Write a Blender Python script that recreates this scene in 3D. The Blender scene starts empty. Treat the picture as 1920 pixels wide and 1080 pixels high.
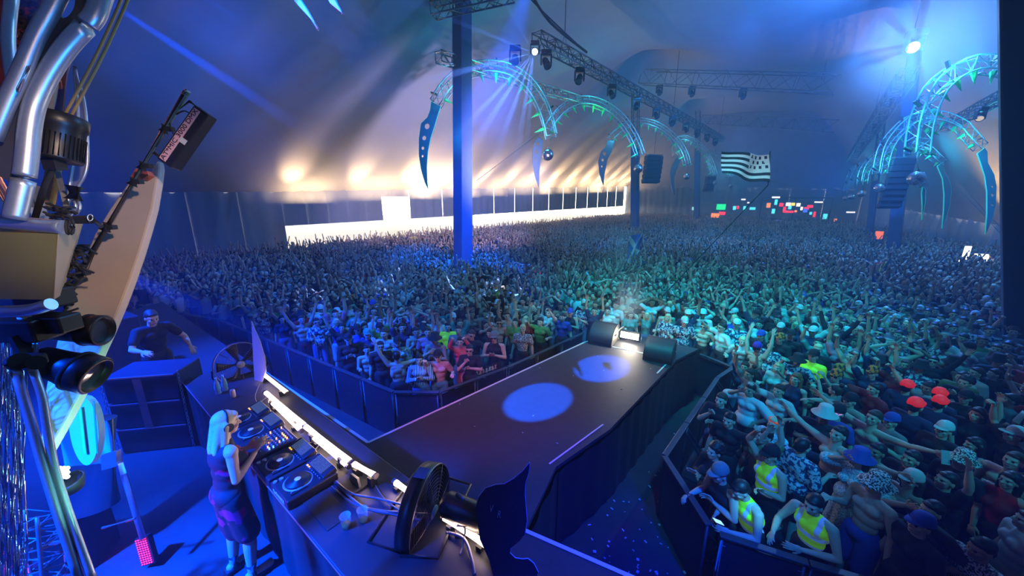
import bpy, bmesh, math, random
import numpy as np
from mathutils import Vector, Matrix, Euler
R = math.radians
rnd = random.Random(7)
sc = bpy.context.scene
col = sc.collection

# ------------------------------------------------------------------ camera
FPX = 672.0                      # focal length in pixels of the 1920 wide frame
PITCH = R(14.2)
CAMZ = 5.0
cam_d = bpy.data.cameras.new('camera'); cam = bpy.data.objects.new('camera', cam_d); col.objects.link(cam)
cam_d.sensor_width = 36.0; cam_d.lens = FPX / 1920 * 36.0; cam_d.clip_start = 0.05; cam_d.clip_end = 500
cam.location = (0, 0, CAMZ); cam.rotation_euler = (math.pi / 2 - PITCH, 0, 0)
sc.camera = cam

# ------------------------------------------------------------------ view, world, sampling
vs = sc.view_settings
vs.view_transform = 'Standard'; vs.look = 'None'; vs.gamma = 1.0; vs.exposure = -0.65; vs.use_curve_mapping = False
w = bpy.data.worlds.new('world'); sc.world = w; w.use_nodes = True
bg = w.node_tree.nodes['Background']; bg.inputs[0].default_value = (1.0, 0.93, 0.82, 1); bg.inputs[1].default_value = 14.0
w.cycles.sampling_method = 'NONE'
cy = sc.cycles
cy.max_bounces = 3; cy.diffuse_bounces = 1; cy.glossy_bounces = 2; cy.transmission_bounces = 3; cy.transparent_max_bounces = 8
cy.volume_bounces = 0; cy.use_denoising = True; cy.use_adaptive_sampling = True; cy.adaptive_threshold = 0.03
cy.caustics_reflective = False; cy.caustics_refractive = False; cy.sample_clamp_indirect = 3.0; cy.sample_clamp_direct = 40.0
cy.volume_step_rate = 4.0; cy.use_light_tree = True

# ------------------------------------------------------------------ pixel rays of this camera
F_ = Vector((0, math.cos(PITCH), -math.sin(PITCH))); U_ = Vector((0, math.sin(PITCH), math.cos(PITCH))); X_ = Vector((1, 0, 0))
CP = Vector((0, 0, CAMZ))
def ray(px, py): return F_ + X_ * ((px - 960) / FPX) + U_ * ((540 - py) / FPX)
def G(px, py, z=0.0):            # the point of the level z seen at a pixel
    d = ray(px, py); return CP + d * ((z - CAMZ) / d.z)
def D(px, py, dep):              # the point at a depth seen at a pixel
    return CP + ray(px, py) * dep

def light(name, kind, loc, energy, color, to=None, size=0.1, spot=30, blend=0.3, sx=None, sy=None, spread=None):
    d = bpy.data.lights.new(name, kind); o = bpy.data.objects.new(name, d); col.objects.link(o)
    d.energy = energy; d.color = color; o.location = loc
    if kind == 'SPOT': d.spot_size = R(spot); d.spot_blend = blend; d.shadow_soft_size = size
    if kind == 'POINT': d.shadow_soft_size = size
    if kind == 'AREA':
        d.shape = 'RECTANGLE'; d.size = sx or size; d.size_y = sy or size
        if spread: d.spread = R(spread)
    if to is not None:
        o.rotation_euler = (Vector(to) - Vector(loc)).to_track_quat('-Z', 'Y').to_euler()
    return o
# ------------------------------------------------------------------ lights of the tent
TEAL = (0.0, 0.60, 0.80); WARM = (1.0, 0.66, 0.36); MAG = (1.0, 0.06, 0.30)
# washes from the trusses over the crowd
light('crowd_wash_teal', 'SPOT', (2, 6, 13), 19000, TEAL, (6.5, 12.0, 1), .3, 56, .9)
light('crowd_wash_teal', 'SPOT', (-3, 3, 13), 8000, (0.02, .36, .95), (-1, 12, 1), .3, 52, .9)
light('crowd_wash_teal', 'SPOT', (6, -2, 11), 7500, (0.01, .5, .85), (5.6, 7.8, 1), .3, 36, .95)
light('crowd_wash_blue', 'SPOT', (-6, 8, 13), 8500, (0.02, .20, 1), (-8, 18, 0), .3, 70, .9)
light('crowd_wash_blue', 'SPOT', (12, 20, 14), 12000, (0.02, .24, .95), (10, 34, 0), .3, 90, .9)
light('crowd_wash_far', 'SPOT', (28, 48, 14), 6500, (0.14, .26, .9), (34, 50, 0), .3, 120, .9)
light('crowd_wash_right', 'SPOT', (15, 3, 12), 1900, (0.01, .22, .75), (13, 12, 0), .3, 80, .9)
# blue pools on the deck and in the pit
light('stage_wash_blue', 'SPOT', (-5.5, -.5, 8), 100000, (0.0, 0.06, 1.0), (-2.9, 1.7, 1.4), .2, 42, .95)
light('stage_wash_blue', 'SPOT', (3, -2, 9), 17000, (0.0, 0.012, 1.0), (1.2, 2.6, 1.4), .2, 30, .95)
light('stage_wash_blue', 'SPOT', (-10, 3, 11), 90000, (0.0, 0.05, 1.0), (-5.2, 7.0, 0), .2, 40, .95)
light('pit_wash', 'SPOT', (1, -1, 10), 9000, (0.0, 0.20, .7), (3.4, 5.6, 0), .2, 22, .9)
for px, py in ((1008, 752), (1128, 690)):
    t = G(px, py, 1.4)
    light('gobo_spot_blue', 'SPOT', t - Vector((.72, .69, 0)) * 9 + Vector((0, 0, 9.5)), 230000, (0.0, .11, 1.0), t, .03, 5.0, .3)
light('runway_wash_magenta', 'SPOT', (-3.5, 3.2, 8), 3000, (.6, .02, .5), (-.2, 5.9, 1.4), .1, 32, .9)
light('front_row_magenta', 'SPOT', (-2.6, 3.4, 3.6), 420, (1, .12, .3), (-.9, 7.5, 1.3), .1, 26, .8)
# warm uplights standing along the inside of the left wall, grazing the roof canvas
wa, wb = Vector((-16.8, 26.8, 0)), Vector((24, 78, 0)); n = Vector((.78, -.62, 0)); wd_ = (wb - wa).normalized()
for k in range(12):               # long flood lamps under the canvas edge, one stronger over the tall opening
    p = wa.lerp(wb, (k + .35) / 12) + n * (1.0 + .35 * (k % 3)) + Vector((0, 0, 4.5 + .14 * k)); L_ = (3.2, 4.6, 2.4, 4.0)[k % 4]
    o = light('wall_uplight', 'AREA', p, (1300 if k == 2 else (330, 480, 300, 400)[k % 4]) * (1 + k * .09), WARM, sx=L_, sy=.25)
    o.matrix_world = Matrix.Translation(p) @ Matrix((wd_, Vector((0, 0, -1)).cross(wd_), Vector((0, 0, -1)))).transposed().to_4x4()
for k in range(14):
    p = wa.lerp(wb, (k + .1) / 13.5); light('wall_uplight', 'SPOT', p + n * .9 + Vector((0, 0, 4.4 + .12 * k)), 3600 * (1 + k * .12), WARM, p + n * 4.4 + Vector((0, 0, 14)), .3, 50, 1.0)
light('canvas_fill_left', 'SPOT', (2, 18, 6), 20000, (.60, .52, 1), (-12, 42, 9), .5, 90, 1.0)
for px, e_ in ((1853, 5000), (1900, 6000)):
    p = D(px, 452, 24); light('wall_uplight', 'SPOT', p, e_, (1, .62, .2), p + Vector((-2, 1.5, 9)), .15, 60, .8)
# beams in the haze
def beam(a, b, e_, c, ang, size=.02, nm='beam_light', blend=.4): return light(nm, 'SPOT', a, e_, c, b, size, ang, blend)
hb = D(1000, 99, 15.5)
for (px, py, dep, ang) in ((880, 130, 14.5, 4.5), (870, 240, 14.5, 4), (850, 330, 14.5, 5), (905, 360, 14.5, 4.5), (955, 380, 14.5, 5), (985, 330, 14.5, 4), (905, 60, 14.5, 4), (950, 10, 15, 5)):
    beam(hb, D(px, py, dep), 120000, (.12, .28, 1), ang)
beam(D(1000, -60, 12), D(925, 200, 15), 60000, (.0, .09, 1), 36, .1, 'truss_wash_blue', .9)
beam(D(60, -90, 6.5), D(640, 290, 11), 90000, (.0, .07, 1), 5.0)
beam(D(260, -80, 8), D(760, 230, 13), 40000, (.0, .10, 1), 5)
beam(D(60, 440, 5.2), D(660, 700, 6.5), 90000, (0, .05, 1), 9, .05, 'low_beam_blue', .9)
light('mast_wash_blue', 'SPOT', (-8, 3, 9), 30000, (0, .10, 1), D(866, 250, 19), .1, 22, .8)
fl = D(1718, 84, 16.3)
light('spot_lamp_glow', 'POINT', fl, 10000, (.05, .26, 1), size=.1)
beam(fl, D(1760, 900, 9), 30000, (.01, .12, 1), 30, .1, 'spot_lamp_beam', .9)
for k in range(11):
    an = R(200 + k * 31); beam(fl, fl + (X_ * math.cos(an) + U_ * math.sin(an)) * 5 - F_ * (2.5 if k % 2 else 1.0), 26000, (.03, .2, 1), 5 if k % 3 else 9, .05, 'spot_lamp_ray', .9)
light('roof_wash_blue', 'SPOT', (20, 22, 5), 8000, (.0, .02, 1), (17, 32, 16), .4, 120, 1.0)
light('roof_wash_blue', 'SPOT', (4, 5, 8), 3500, (.0, .03, 1), (5, 14, 18), .4, 110, 1.0)
light('roof_wash_blue', 'SPOT', (-9, 6, 5), 5000, (.0, .10, .9), (-14, 16, 14), .4, 100, 1.0)
light('runway_smoke_light', 'POINT', D(1178, 606, 8.6), 90, (1, .88, .75), size=.05)
# added fill lights aimed at the left set piece, without fixtures
light('set_fill_warm', 'SPOT', (.9, -.2, 5.9), 620, (1, .72, .55), D(236, 425, 2.2), .06, 21, .8)
light('set_fill_cyan', 'SPOT', D(330, 1000, 1.6), 110, (.25, 1, .75), D(120, 760, 2.1), .06, 50, .8)
light('set_fill_blue', 'SPOT', D(560, 500, 1.2), 80, (.03, .3, 1), D(70, 250, 1.6), .05, 60, .8)
light('set_fill_amber', 'SPOT', D(330, 60, .8), 8, (1, .6, .25), D(60, 300, 1.6), .05, 70, .8)
light('set_fill_red', 'POINT', D(52, 70, 2.5), 22, (1, .3, .1), size=.05)
# ------------------------------------------------------------------ materials
_mats = {}
def mat(name, c, rough=0.6, metal=0.0, emit=None, es=0.0, var=0.12, scale=14.0, bump=0.0, spec=0.5, alpha=1.0, trans=0.0):
    if name in _mats: return _mats[name]
    m = bpy.data.materials.new(name); m.use_nodes = True; nt = m.node_tree; N = nt.nodes; L = nt.links
    p = N['Principled BSDF']
    p.inputs['Roughness'].default_value = rough; p.inputs['Metallic'].default_value = metal
    p.inputs['Specular IOR Level'].default_value = spec
    tc = N.new('ShaderNodeTexCoord'); no = N.new('ShaderNodeTexNoise'); no.inputs['Scale'].default_value = scale; no.inputs['Detail'].default_value = 3
    L.new(tc.outputs['Object'], no.inputs['Vector'])
    mx = N.new('ShaderNodeMix'); mx.data_type = 'RGBA'
    mx.inputs['A'].default_value = (*[v * (1 - var) for v in c], 1); mx.inputs['B'].default_value = (*[min(1, v * (1 + var)) for v in c], 1)
    L.new(no.outputs['Fac'], mx.inputs['Factor']); L.new(mx.outputs['Result'], p.inputs['Base Color'])
    if bump:
        bp = N.new('ShaderNodeBump'); bp.inputs['Strength'].default_value = bump; bp.inputs['Distance'].default_value = .01
        L.new(no.outputs['Fac'], bp.inputs['Height']); L.new(bp.outputs['Normal'], p.inputs['Normal'])
    if emit:
        p.inputs['Emission Color'].default_value = (*emit, 1); p.inputs['Emission Strength'].default_value = es
    if trans: p.inputs['Transmission Weight'].default_value = trans
    if alpha < 1: p.inputs['Alpha'].default_value = alpha
    _mats[name] = m
    return m
def attr_mat(name, attr='Col', rough=0.75):
    m = bpy.data.materials.new(name); m.use_nodes = True; nt = m.node_tree; p = nt.nodes['Principled BSDF']
    a = nt.nodes.new('ShaderNodeAttribute'); a.attribute_name = attr
    nt.links.new(a.outputs['Color'], p.inputs['Base Color']); p.inputs['Roughness'].default_value = rough
    p.inputs['Specular IOR Level'].default_value = .25
    return m

# ------------------------------------------------------------------ tags and objects
def tag(o, label=None, cat=None, group=None, kind=None):
    if label: o['label'] = label
    if cat: o['category'] = cat
    if group: o['group'] = group
    if kind: o['kind'] = kind
    return o
def empty(name, loc=(0, 0, 0), rot=(0, 0, 0), label=None, cat=None, group=None):
    o = bpy.data.objects.new(name, None); col.objects.link(o); o.location = loc; o.rotation_euler = rot
    o.empty_display_size = .1
    return tag(o, label, cat, group)
def link_mesh(name, me, parent=None, m=None):
    o = bpy.data.objects.new(name, me); col.objects.link(o)
    if m is not None and not me.materials: me.materials.append(m)
    if parent is not None: o.parent = parent
    return o
def copy_tree(o, parent=None):
    kids = list(o.children)
    c = o.copy(); col.objects.link(c); c.parent = parent
    for ch in kids: copy_tree(ch, c)
    return c
def frame_from(d, up=(0, 0, 1)):
    d = Vector(d).normalized(); up = Vector(up)
    if abs(d.dot(up)) > .999: up = Vector((0, 1, 0))
    x = d.cross(up).normalized(); y = x.cross(d).normalized()
    return x, y, d

class MB:
    """Collects shapes into one mesh; mi = material slot of the following shapes."""
    def __init__(s): s.v = []; s.f = []; s.m = []; s.mi = 0; s.sm = []; s.smooth = False
    def _add(s, vs, fs, smooth=None):
        b = len(s.v); s.v.extend(tuple(v) for v in vs)
        for f in fs: s.f.append(tuple(i + b for i in f)); s.m.append(s.mi); s.sm.append(s.smooth if smooth is None else smooth)
        return s
    def box(s, c, size, rot=None, bev=0.0, M=None):
        hx, hy, hz = (q / 2 for q in size); c = Vector(c)
        Rm = (rot.to_matrix() if hasattr(rot, 'to_matrix') else (Euler(rot).to_matrix() if rot is not None else Matrix.Identity(3)))
        if bev <= 0:
            vs = [Vector((sx * hx, sy * hy, sz * hz)) for sx in (-1, 1) for sy in (-1, 1) for sz in (-1, 1)]
            fs = [(0, 1, 3, 2), (4, 6, 7, 5), (0, 4, 5, 1), (2, 3, 7, 6), (0, 2, 6, 4), (1, 5, 7, 3)]
        else:
            bm = bmesh.new(); bmesh.ops.create_cube(bm, size=1.0)
            for v in bm.verts: v.co = Vector((v.co.x * 2 * hx, v.co.y * 2 * hy, v.co.z * 2 * hz))
            bmesh.ops.bevel(bm, geom=bm.edges[:], offset=min(bev, hx * .95, hy * .95, hz * .95), segments=2, affect='EDGES', profile=.5)
            bm.verts.index_update(); vs = [v.co.copy() for v in bm.verts]; fs = [tuple(v.index for v in f.verts) for f in bm.faces]; bm.free()
        return s._add([Rm @ v + c for v in vs], fs)
    def bar(s, a, b, w_, h_, up=(0, 0, 1)):
        a, b = Vector(a), Vector(b); x, y, d = frame_from(b - a, up)
        vs = [p + x * (sx * w_ / 2) + y * (sy * h_ / 2) for p in (a, b) for sx, sy in ((-1, -1), (1, -1), (1, 1), (-1, 1))]
        return s._add(vs, [(3, 2, 1, 0), (4, 5, 6, 7), (0, 1, 5, 4), (1, 2, 6, 5), (2, 3, 7, 6), (3, 0, 4, 7)])
    def tube(s, pts, r, n=8, cap=True, closed=False, smooth=True):
        pts = [Vector(p) for p in pts]; k = len(pts); rs = r if isinstance(r, (list, tuple)) else [r] * k
        vs = []; prev = None
        for i, p in enumerate(pts):
            if closed: d = pts[(i + 1) % k] - pts[i - 1]
            else: d = pts[min(i + 1, k - 1)] - pts[max(i - 1, 0)]
            if d.length < 1e-9: d = Vector((0, 0, 1))
            d.normalize()
            if prev is None: x, y, _ = frame_from(d)
            else:
                x = prev - d * prev.dot(d)
                x = x.normalized() if x.length > 1e-6 else frame_from(d)[0]
                y = d.cross(x)
            prev = x
            for j in range(n):
                a = 2 * math.pi * j / n; vs.append(p + x * (math.cos(a) * rs[i]) + y * (math.sin(a) * rs[i]))
        fs = []
        for i in range(k if closed else k - 1):
            q = (i + 1) % k
            for j in range(n): fs.append((i * n + j, i * n + (j + 1) % n, q * n + (j + 1) % n, q * n + j))
        s._add(vs, fs, smooth)
        if cap and not closed:
            b = len(s.v) - len(vs)
            s.f.append(tuple(b + j for j in range(n))[::-1]); s.m.append(s.mi); s.sm.append(False)
            s.f.append(tuple(b + (k - 1) * n + j for j in range(n))); s.m.append(s.mi); s.sm.append(False)
        return s
    def cyl(s, a, b, r, n=20, r2=None, smooth=True): return s.tube([a, b], [r, r if r2 is None else r2], n, True, False, smooth)
    def lathe(s, prof, c=(0, 0, 0), axis=(0, 0, 1), n=24, smooth=True):
        x, y, d = frame_from(axis); c = Vector(c); k = len(prof); vs = []
        for (r, h) in prof:
            for j in range(n):
                a = 2 * math.pi * j / n; vs.append(c + d * h + x * (r * math.cos(a)) + y * (r * math.sin(a)))
        fs = [(i * n + j, i * n + (j + 1) % n, (i + 1) * n + (j + 1) % n, (i + 1) * n + j) for i in range(k - 1) for j in range(n)]
        return s._add(vs, fs, smooth)
    def ball(s, c, r, seg=12, rings=8, M=None):
        rx, ry, rz = (r, r, r) if not hasattr(r, '__len__') else r
        vs = []; c = Vector(c)
        for i in range(rings + 1):
            th = math.pi * i / rings
            for j in range(seg):
                a = 2 * math.pi * j / seg; v = Vector((rx * math.sin(th) * math.cos(a), ry * math.sin(th) * math.sin(a), rz * math.cos(th)))
                vs.append((M @ v if M is not None else v) + c)
        fs = [(i * seg + j, (i + 1) * seg + j, (i + 1) * seg + (j + 1) % seg, i * seg + (j + 1) % seg) for i in range(rings) for j in range(seg)]
        return s._add(vs, fs, True)
    def prism(s, outline, nrm, th, holes=None):
        """outline: 3-D points of a flat shape, extruded by th along nrm; concave is fine."""
        o = [Vector(p) for p in outline]; nrm = Vector(nrm).normalized() * th / 2; k = len(o)
        from mathutils.geometry import tessellate_polygon
        loops = [o] + ([[Vector(p) for p in h] for h in holes] if holes else [])
        tris = tessellate_polygon(loops); allv = [p for l in loops for p in l]; t = len(allv)
        vs = [p + nrm for p in allv] + [p - nrm for p in allv]
        fs = [tuple(x) for x in tris] + [tuple(i + t for i in reversed(x)) for x in tris]
        b = 0
        for l in loops:
            m_ = len(l)
            for i in range(m_): fs.append((b + i, b + (i + 1) % m_, t + b + (i + 1) % m_, t + b + i))
            b += m_
        return s._add(vs, fs, False)
    def mesh(s, name, mats):
        me = bpy.data.meshes.new(name); me.from_pydata(s.v, [], s.f)
        for m in (mats if isinstance(mats, (list, tuple)) else [mats]): me.materials.append(m)
        me.polygons.foreach_set('material_index', s.m); me.polygons.foreach_set('use_smooth', s.sm)
        bm = bmesh.new(); bm.from_mesh(me); bmesh.ops.remove_doubles(bm, verts=bm.verts[:], dist=1e-6); bmesh.ops.recalc_face_normals(bm, faces=bm.faces[:]); bm.to_mesh(me); bm.free()
        me.update(); return me
    def build(s, name, mats, parent=None): return link_mesh(name, s.mesh(name, mats), parent)

def bez(p0, p1, p2, p3, n=12):
    out = []
    for i in range(n + 1):
        t = i / n; u = 1 - t
        out.append(Vector(p0) * u ** 3 + Vector(p1) * 3 * u * u * t + Vector(p2) * 3 * u * t * t + Vector(p3) * t ** 3)
    return out
def cr(pts, n=6):                # smooth curve through points
    P = [Vector(p) for p in pts]; out = []
    for i in range(len(P) - 1):
        a = P[max(i - 1, 0)]; b = P[i]; c = P[i + 1]; d = P[min(i + 2, len(P) - 1)]
        for k in range(n):
            t = k / n; out.append(.5 * ((2 * b) + (c - a) * t + (2 * a - 5 * b + 4 * c - d) * t * t + (3 * b - a - 3 * c + d) * t ** 3))
    out.append(P[-1]); return out
def text_mesh(name, txt, size, m, parent=None, M=None, ext=.001, align='CENTER', sx=1.0):
    cu = bpy.data.curves.new(name, 'FONT'); cu.body = txt; cu.size = size; cu.extrude = ext; cu.align_x = align; cu.align_y = 'CENTER'
    t = bpy.data.objects.new('tmp', cu); col.objects.link(t)
    bpy.context.view_layer.update()
    me = bpy.data.meshes.new_from_object(t.evaluated_get(bpy.context.evaluated_depsgraph_get()))
    bpy.data.objects.remove(t); bpy.data.curves.remove(cu)
    if sx != 1.0: me.transform(Matrix.Diagonal((sx, 1, 1, 1)))
    me.materials.clear(); me.materials.append(m)
    o = link_mesh(name, me, parent)
    if M is not None: o.matrix_local = M
    return o
# ------------------------------------------------------------------ tent shell
M_floor = mat('ground_mat', (.035, .035, .04), .8, scale=2.5, var=.5)
M_canvas = mat('roof_canvas', (.34, .35, .38), .85, scale=.6, var=.12, spec=.2)
M_wallc = mat('wall_canvas', (.30, .33, .40), .8, scale=1.2, var=.15, spec=.2)
M_deck = mat('deck_black', (.045, .045, .055), .6, scale=9, var=.25, spec=.3)
M_skirt = mat('skirt_black', (.012, .012, .016), .85, scale=5, var=.3)
M_tape = mat('tape_white', (.75, .75, .75), .6, var=.05)
M_mast = mat('mast_wrap', (.05, .08, .20), .75, scale=1.5, var=.2)
M_alu = mat('truss_alu', (.62, .64, .67), .32, .9, scale=20, var=.1)
M_dalu = mat('truss_dark', (.16, .17, .19), .45, .7, scale=20, var=.2)
M_black = mat('black_plastic', (.012, .012, .014), .38, scale=30, var=.3)
M_blackm = mat('black_matt', (.015, .015, .018), .7, scale=30, var=.3)

LW = [Vector((-36, 2)), Vector((-21.6, 20.5)), Vector((-16.8, 26.8)), Vector((24, 78))]
RW = [Vector((20, -6)), Vector((31, 18)), Vector((42, 40)), Vector((55, 58))]
def lw_at(px):                    # distance along the left wall (third stretch) under a pixel column
    a, b = LW[2], LW[3]; d = b - a
    for i in range(2001):
        t = i / 2000; p = a + d * t; dep = p.y * math.cos(PITCH)
        # x pixel of a point near eye height
        if 960 + p.x / (p.y * math.cos(PITCH) + .3) * FPX >= px: return t
    return 1.0
def struct(name, mb, m, smooth=None):
    o = mb.build(name, m); tag(o, kind='structure'); return o

mb = MB(); mb.box((4, 32, -.05), (150, 150, .1)); struct('floor', mb, M_floor)

def curtain(mb, a, b, z0, z1, amp=.12, wl=.55, th=.0):
    d = (b - a); L = d.length; n = max(2, int(L / (wl / 2))); nrm = Vector((d.y, -d.x)).normalized(); vs = []
    for i in range(n + 1):
        p = a + d * (i / n) + nrm * (amp * (math.sin(i * math.pi / 2) * .5 + .5 * math.sin(i * .37)))
        vs += [(p.x, p.y, z0(i / n)), (p.x, p.y, z1(i / n))]
    mb._add(vs, [(2 * i, 2 * i + 2, 2 * i + 3, 2 * i + 1) for i in range(n)], True)
def lerp(a, b, t): return a + (b - a) * t
mb = MB()
# solid stretches left of the opening, in panels with thin open seams
def panels(a, b, n, z0, z1, gap=.05, t0=0.0, t1=1.0):
    for i in range(n):
        s0, s1 = t0 + (t1 - t0) * i / n, t0 + (t1 - t0) * (i + 1) / n; L = (b - a).length
        p, q = a + (b - a) * (s0 + gap / 2 / L), a + (b - a) * (s1 - gap / 2 / L)
        curtain(mb, p, q, lambda t: lerp(z0(s0), z0(s1), t), lambda t: lerp(z1(s0), z1(s1), t))
panels(LW[0], LW[1], 7, lambda s: 0, lambda s: 5.6, 0)
panels(LW[1], LW[2], 3, lambda s: 0, lambda s: 5.7, 0)
td0, td1 = lw_at(716), lw_at(769)
ztop = lambda s: 5.6 + 1.8 * s
panels(LW[2], LW[3], 5, lambda s: 2.95 + .25 * s, ztop, .025, 0.0, td0)
panels(LW[2], LW[3], 1, lambda s: 5.05, ztop, .0, td0, td1)
panels(LW[2], LW[3], 13, lambda s: 2.95 + .25 * s, ztop, .03, td1, 0.985)
struct('wall_left', mb, M_wallc)
mb = MB()
panels(RW[0], RW[1], 8, lambda s: 0, lambda s: 2.9, 0)
panels(RW[1], RW[2], 8, lambda s: 0, lambda s: 2.9 + 1.2 * s, 0)
panels(RW[2], RW[3], 8, lambda s: 0, lambda s: 4.1 + 2.2 * s, 0)
struct('wall_right', mb, M_wallc)
mb = MB(); panels(LW[3], RW[3], 8, lambda s: 0, lambda s: 7.2 - 1.0 * s, .0); struct('wall_back', mb, M_wallc)
mb = MB(); panels(LW[0], RW[0], 10, lambda s: 0, lambda s: 5.2 - 2.2 * s, .0); struct('wall_behind_stage', mb, M_skirt)

MASTS = [(D(865, 440, 19.3), .98), (D(1195, 400, 39.0), .95), (D(1311, 390, 56), .95), (D(1371, 385, 68), .9),
         (D(1958, 640, 9.4), .95), (D(1700, 400, 23), .78), (D(1644, 400, 33), .62)]
def along(P, s):
    ds = [(P[i + 1] - P[i]).length for i in range(3)]; T = sum(ds) * s
    for i in range(3):
        if T <= ds[i] or i == 2: return P[i] + (P[i + 1] - P[i]) * min(1, T / ds[i]), i + min(1, T / ds[i])
        T -= ds[i]
zL = [5.2, 5.25, 5.36, 7.16]; zR = [2.6, 2.6, 3.8, 6.0]
def ev(z, k): i = min(2, int(k)); return lerp(z[i], z[i + 1], k - i)
def roof_z(p, a, b, za, zb):
    dl, dr = (p - a).length, (p - b).length; wd = dl + dr
    e = lerp(za, zb, dl / wd); h = min(1, dl / (wd * .42)) * min(1, dr / (wd * .22)); h = 1 - (1 - h) ** 1.35
    z = e + 12.0 * h
    for (m, _) in MASTS:
        q = (p - Vector((m.x, m.y))).length; z += 3.2 * math.exp(-(q / 4.2) ** 2) * h
    return z
mb = MB(); NS, NT = 96, 48; vs = []
for i in range(NS + 1):
    a, ka = along(LW, i / NS); b, kb = along(RW, i / NS)
    for j in range(NT + 1):
        p = a + (b - a) * (j / NT); z = roof_z(p, a, b, ev(zL, ka), ev(zR, kb))
        z += .10 * math.sin(i * 1.9) * math.sin(math.pi * min(1, j / NT * 2))          # ripples of the canvas
        vs.append((p.x, p.y, z))
mb._add(vs, [(i * (NT + 1) + j, (i + 1) * (NT + 1) + j, (i + 1) * (NT + 1) + j + 1, i * (NT + 1) + j + 1) for i in range(NS) for j in range(NT)], True)
roof = struct('ceiling', mb, M_canvas)
def roof_at(x, y):
    h, loc, n, f = roof.ray_cast(Vector((x, y, .5)), Vector((0, 0, 1))); return loc.z if h else 14.0
for nm_, i in (('wall_gable_back', NS), ('wall_gable_stage', 0)):        # canvas closing the two ends up to the roof
    mb = MB(); g = [vs[i * (NT + 1) + j] for j in range(NT + 1)]; z0 = (7.2, 6.2) if i else (5.2, 3.0); q = []
    for j, v in enumerate(g): q += [(v[0], v[1], min(v[2], lerp(z0[0], z0[1], j / NT)) - .02), v]
    mb._add(q, [(2 * j, 2 * j + 2, 2 * j + 3, 2 * j + 1) for j in range(NT)], True); struct(nm_, mb, M_wallc)
bpy.context.view_layer.update()

# haze filling the tent; its blue tint stands in for blue light
vm = bpy.data.materials.new('haze'); vm.use_nodes = True; nt = vm.node_tree; nt.nodes.clear()
vo = nt.nodes.new('ShaderNodeOutputMaterial'); vsn = nt.nodes.new('ShaderNodeVolumeScatter')
vsn.inputs['Color'].default_value = (.55, .68, 1, 1); vsn.inputs['Density'].default_value = .0075; vsn.inputs['Anisotropy'].default_value = .25
nt.links.new(vsn.outputs[0], vo.inputs['Volume'])
vm.cycles.volume_sampling = 'MULTIPLE_IMPORTANCE' if hasattr(vm.cycles, 'volume_sampling') else 0
mb = MB(); mb.box((4, 33, 12), (96, 100, 26)); hz = mb.build('haze', vm); tag(hz, 'thin stage haze, tinted with the blue light, filling the air of the tent', 'haze', kind='stuff')

def smoke(px, py, dep, rad, dens, lab):
    m = bpy.data.materials.new('smoke_puff'); m.use_nodes = True; nt = m.node_tree; nt.nodes.clear(); o_ = nt.nodes.new('ShaderNodeOutputMaterial'); v_ = nt.nodes.new('ShaderNodeVolumeScatter')
    v_.inputs['Color'].default_value = (.75, .82, 1, 1); v_.inputs['Density'].default_value = dens; v_.inputs['Anisotropy'].default_value = .1; nt.links.new(v_.outputs[0], o_.inputs['Volume'])
    tc = nt.nodes.new('ShaderNodeTexCoord'); ln = nt.nodes.new('ShaderNodeVectorMath'); ln.operation = 'LENGTH'; dv = nt.nodes.new('ShaderNodeVectorMath'); dv.operation = 'DIVIDE'; dv.inputs[1].default_value = rad
    nt.links.new(tc.outputs['Object'], dv.inputs[0]); nt.links.new(dv.outputs['Vector'], ln.inputs[0])
    mr = nt.nodes.new('ShaderNodeMapRange'); mr.interpolation_type = 'SMOOTHSTEP'; mr.inputs['From Min'].default_value = 0; mr.inputs['From Max'].default_value = 1; mr.inputs['To Min'].default_value = dens * 1.8; mr.inputs['To Max'].default_value = 0
    nt.links.new(ln.outputs['Value'], mr.inputs['Value']); nt.links.new(mr.outputs['Result'], v_.inputs['Density'])
    b_ = MB(); b_.ball((0, 0, 0), rad, 24, 14); o = b_.build('smoke', m); o.location = D(px, py, dep); tag(o, lab, 'smoke', kind='stuff')
smoke(905, 175, 15.3, (3.1, 2.6, 2.6), .045, 'stage smoke hanging around the blue starburst lamp')
smoke(1180, 560, 9.0, (.55, .5, .75), .30, 'white smoke rising behind the blinding runway lamp')
smoke(1165, 480, 10.2, (.9, .7, 1.1), .09, 'thin smoke drifting above the blinding runway lamp')
smoke(390, 130, 8.6, (3.0, 1.6, 2.2), .05, 'smoke above the surfboard catching the slanting blue beams')
smoke(1718, 90, 15.6, (3.8, 3.2, 3.2), .04, 'smoke around the dazzling spotlight on the right')

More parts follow.
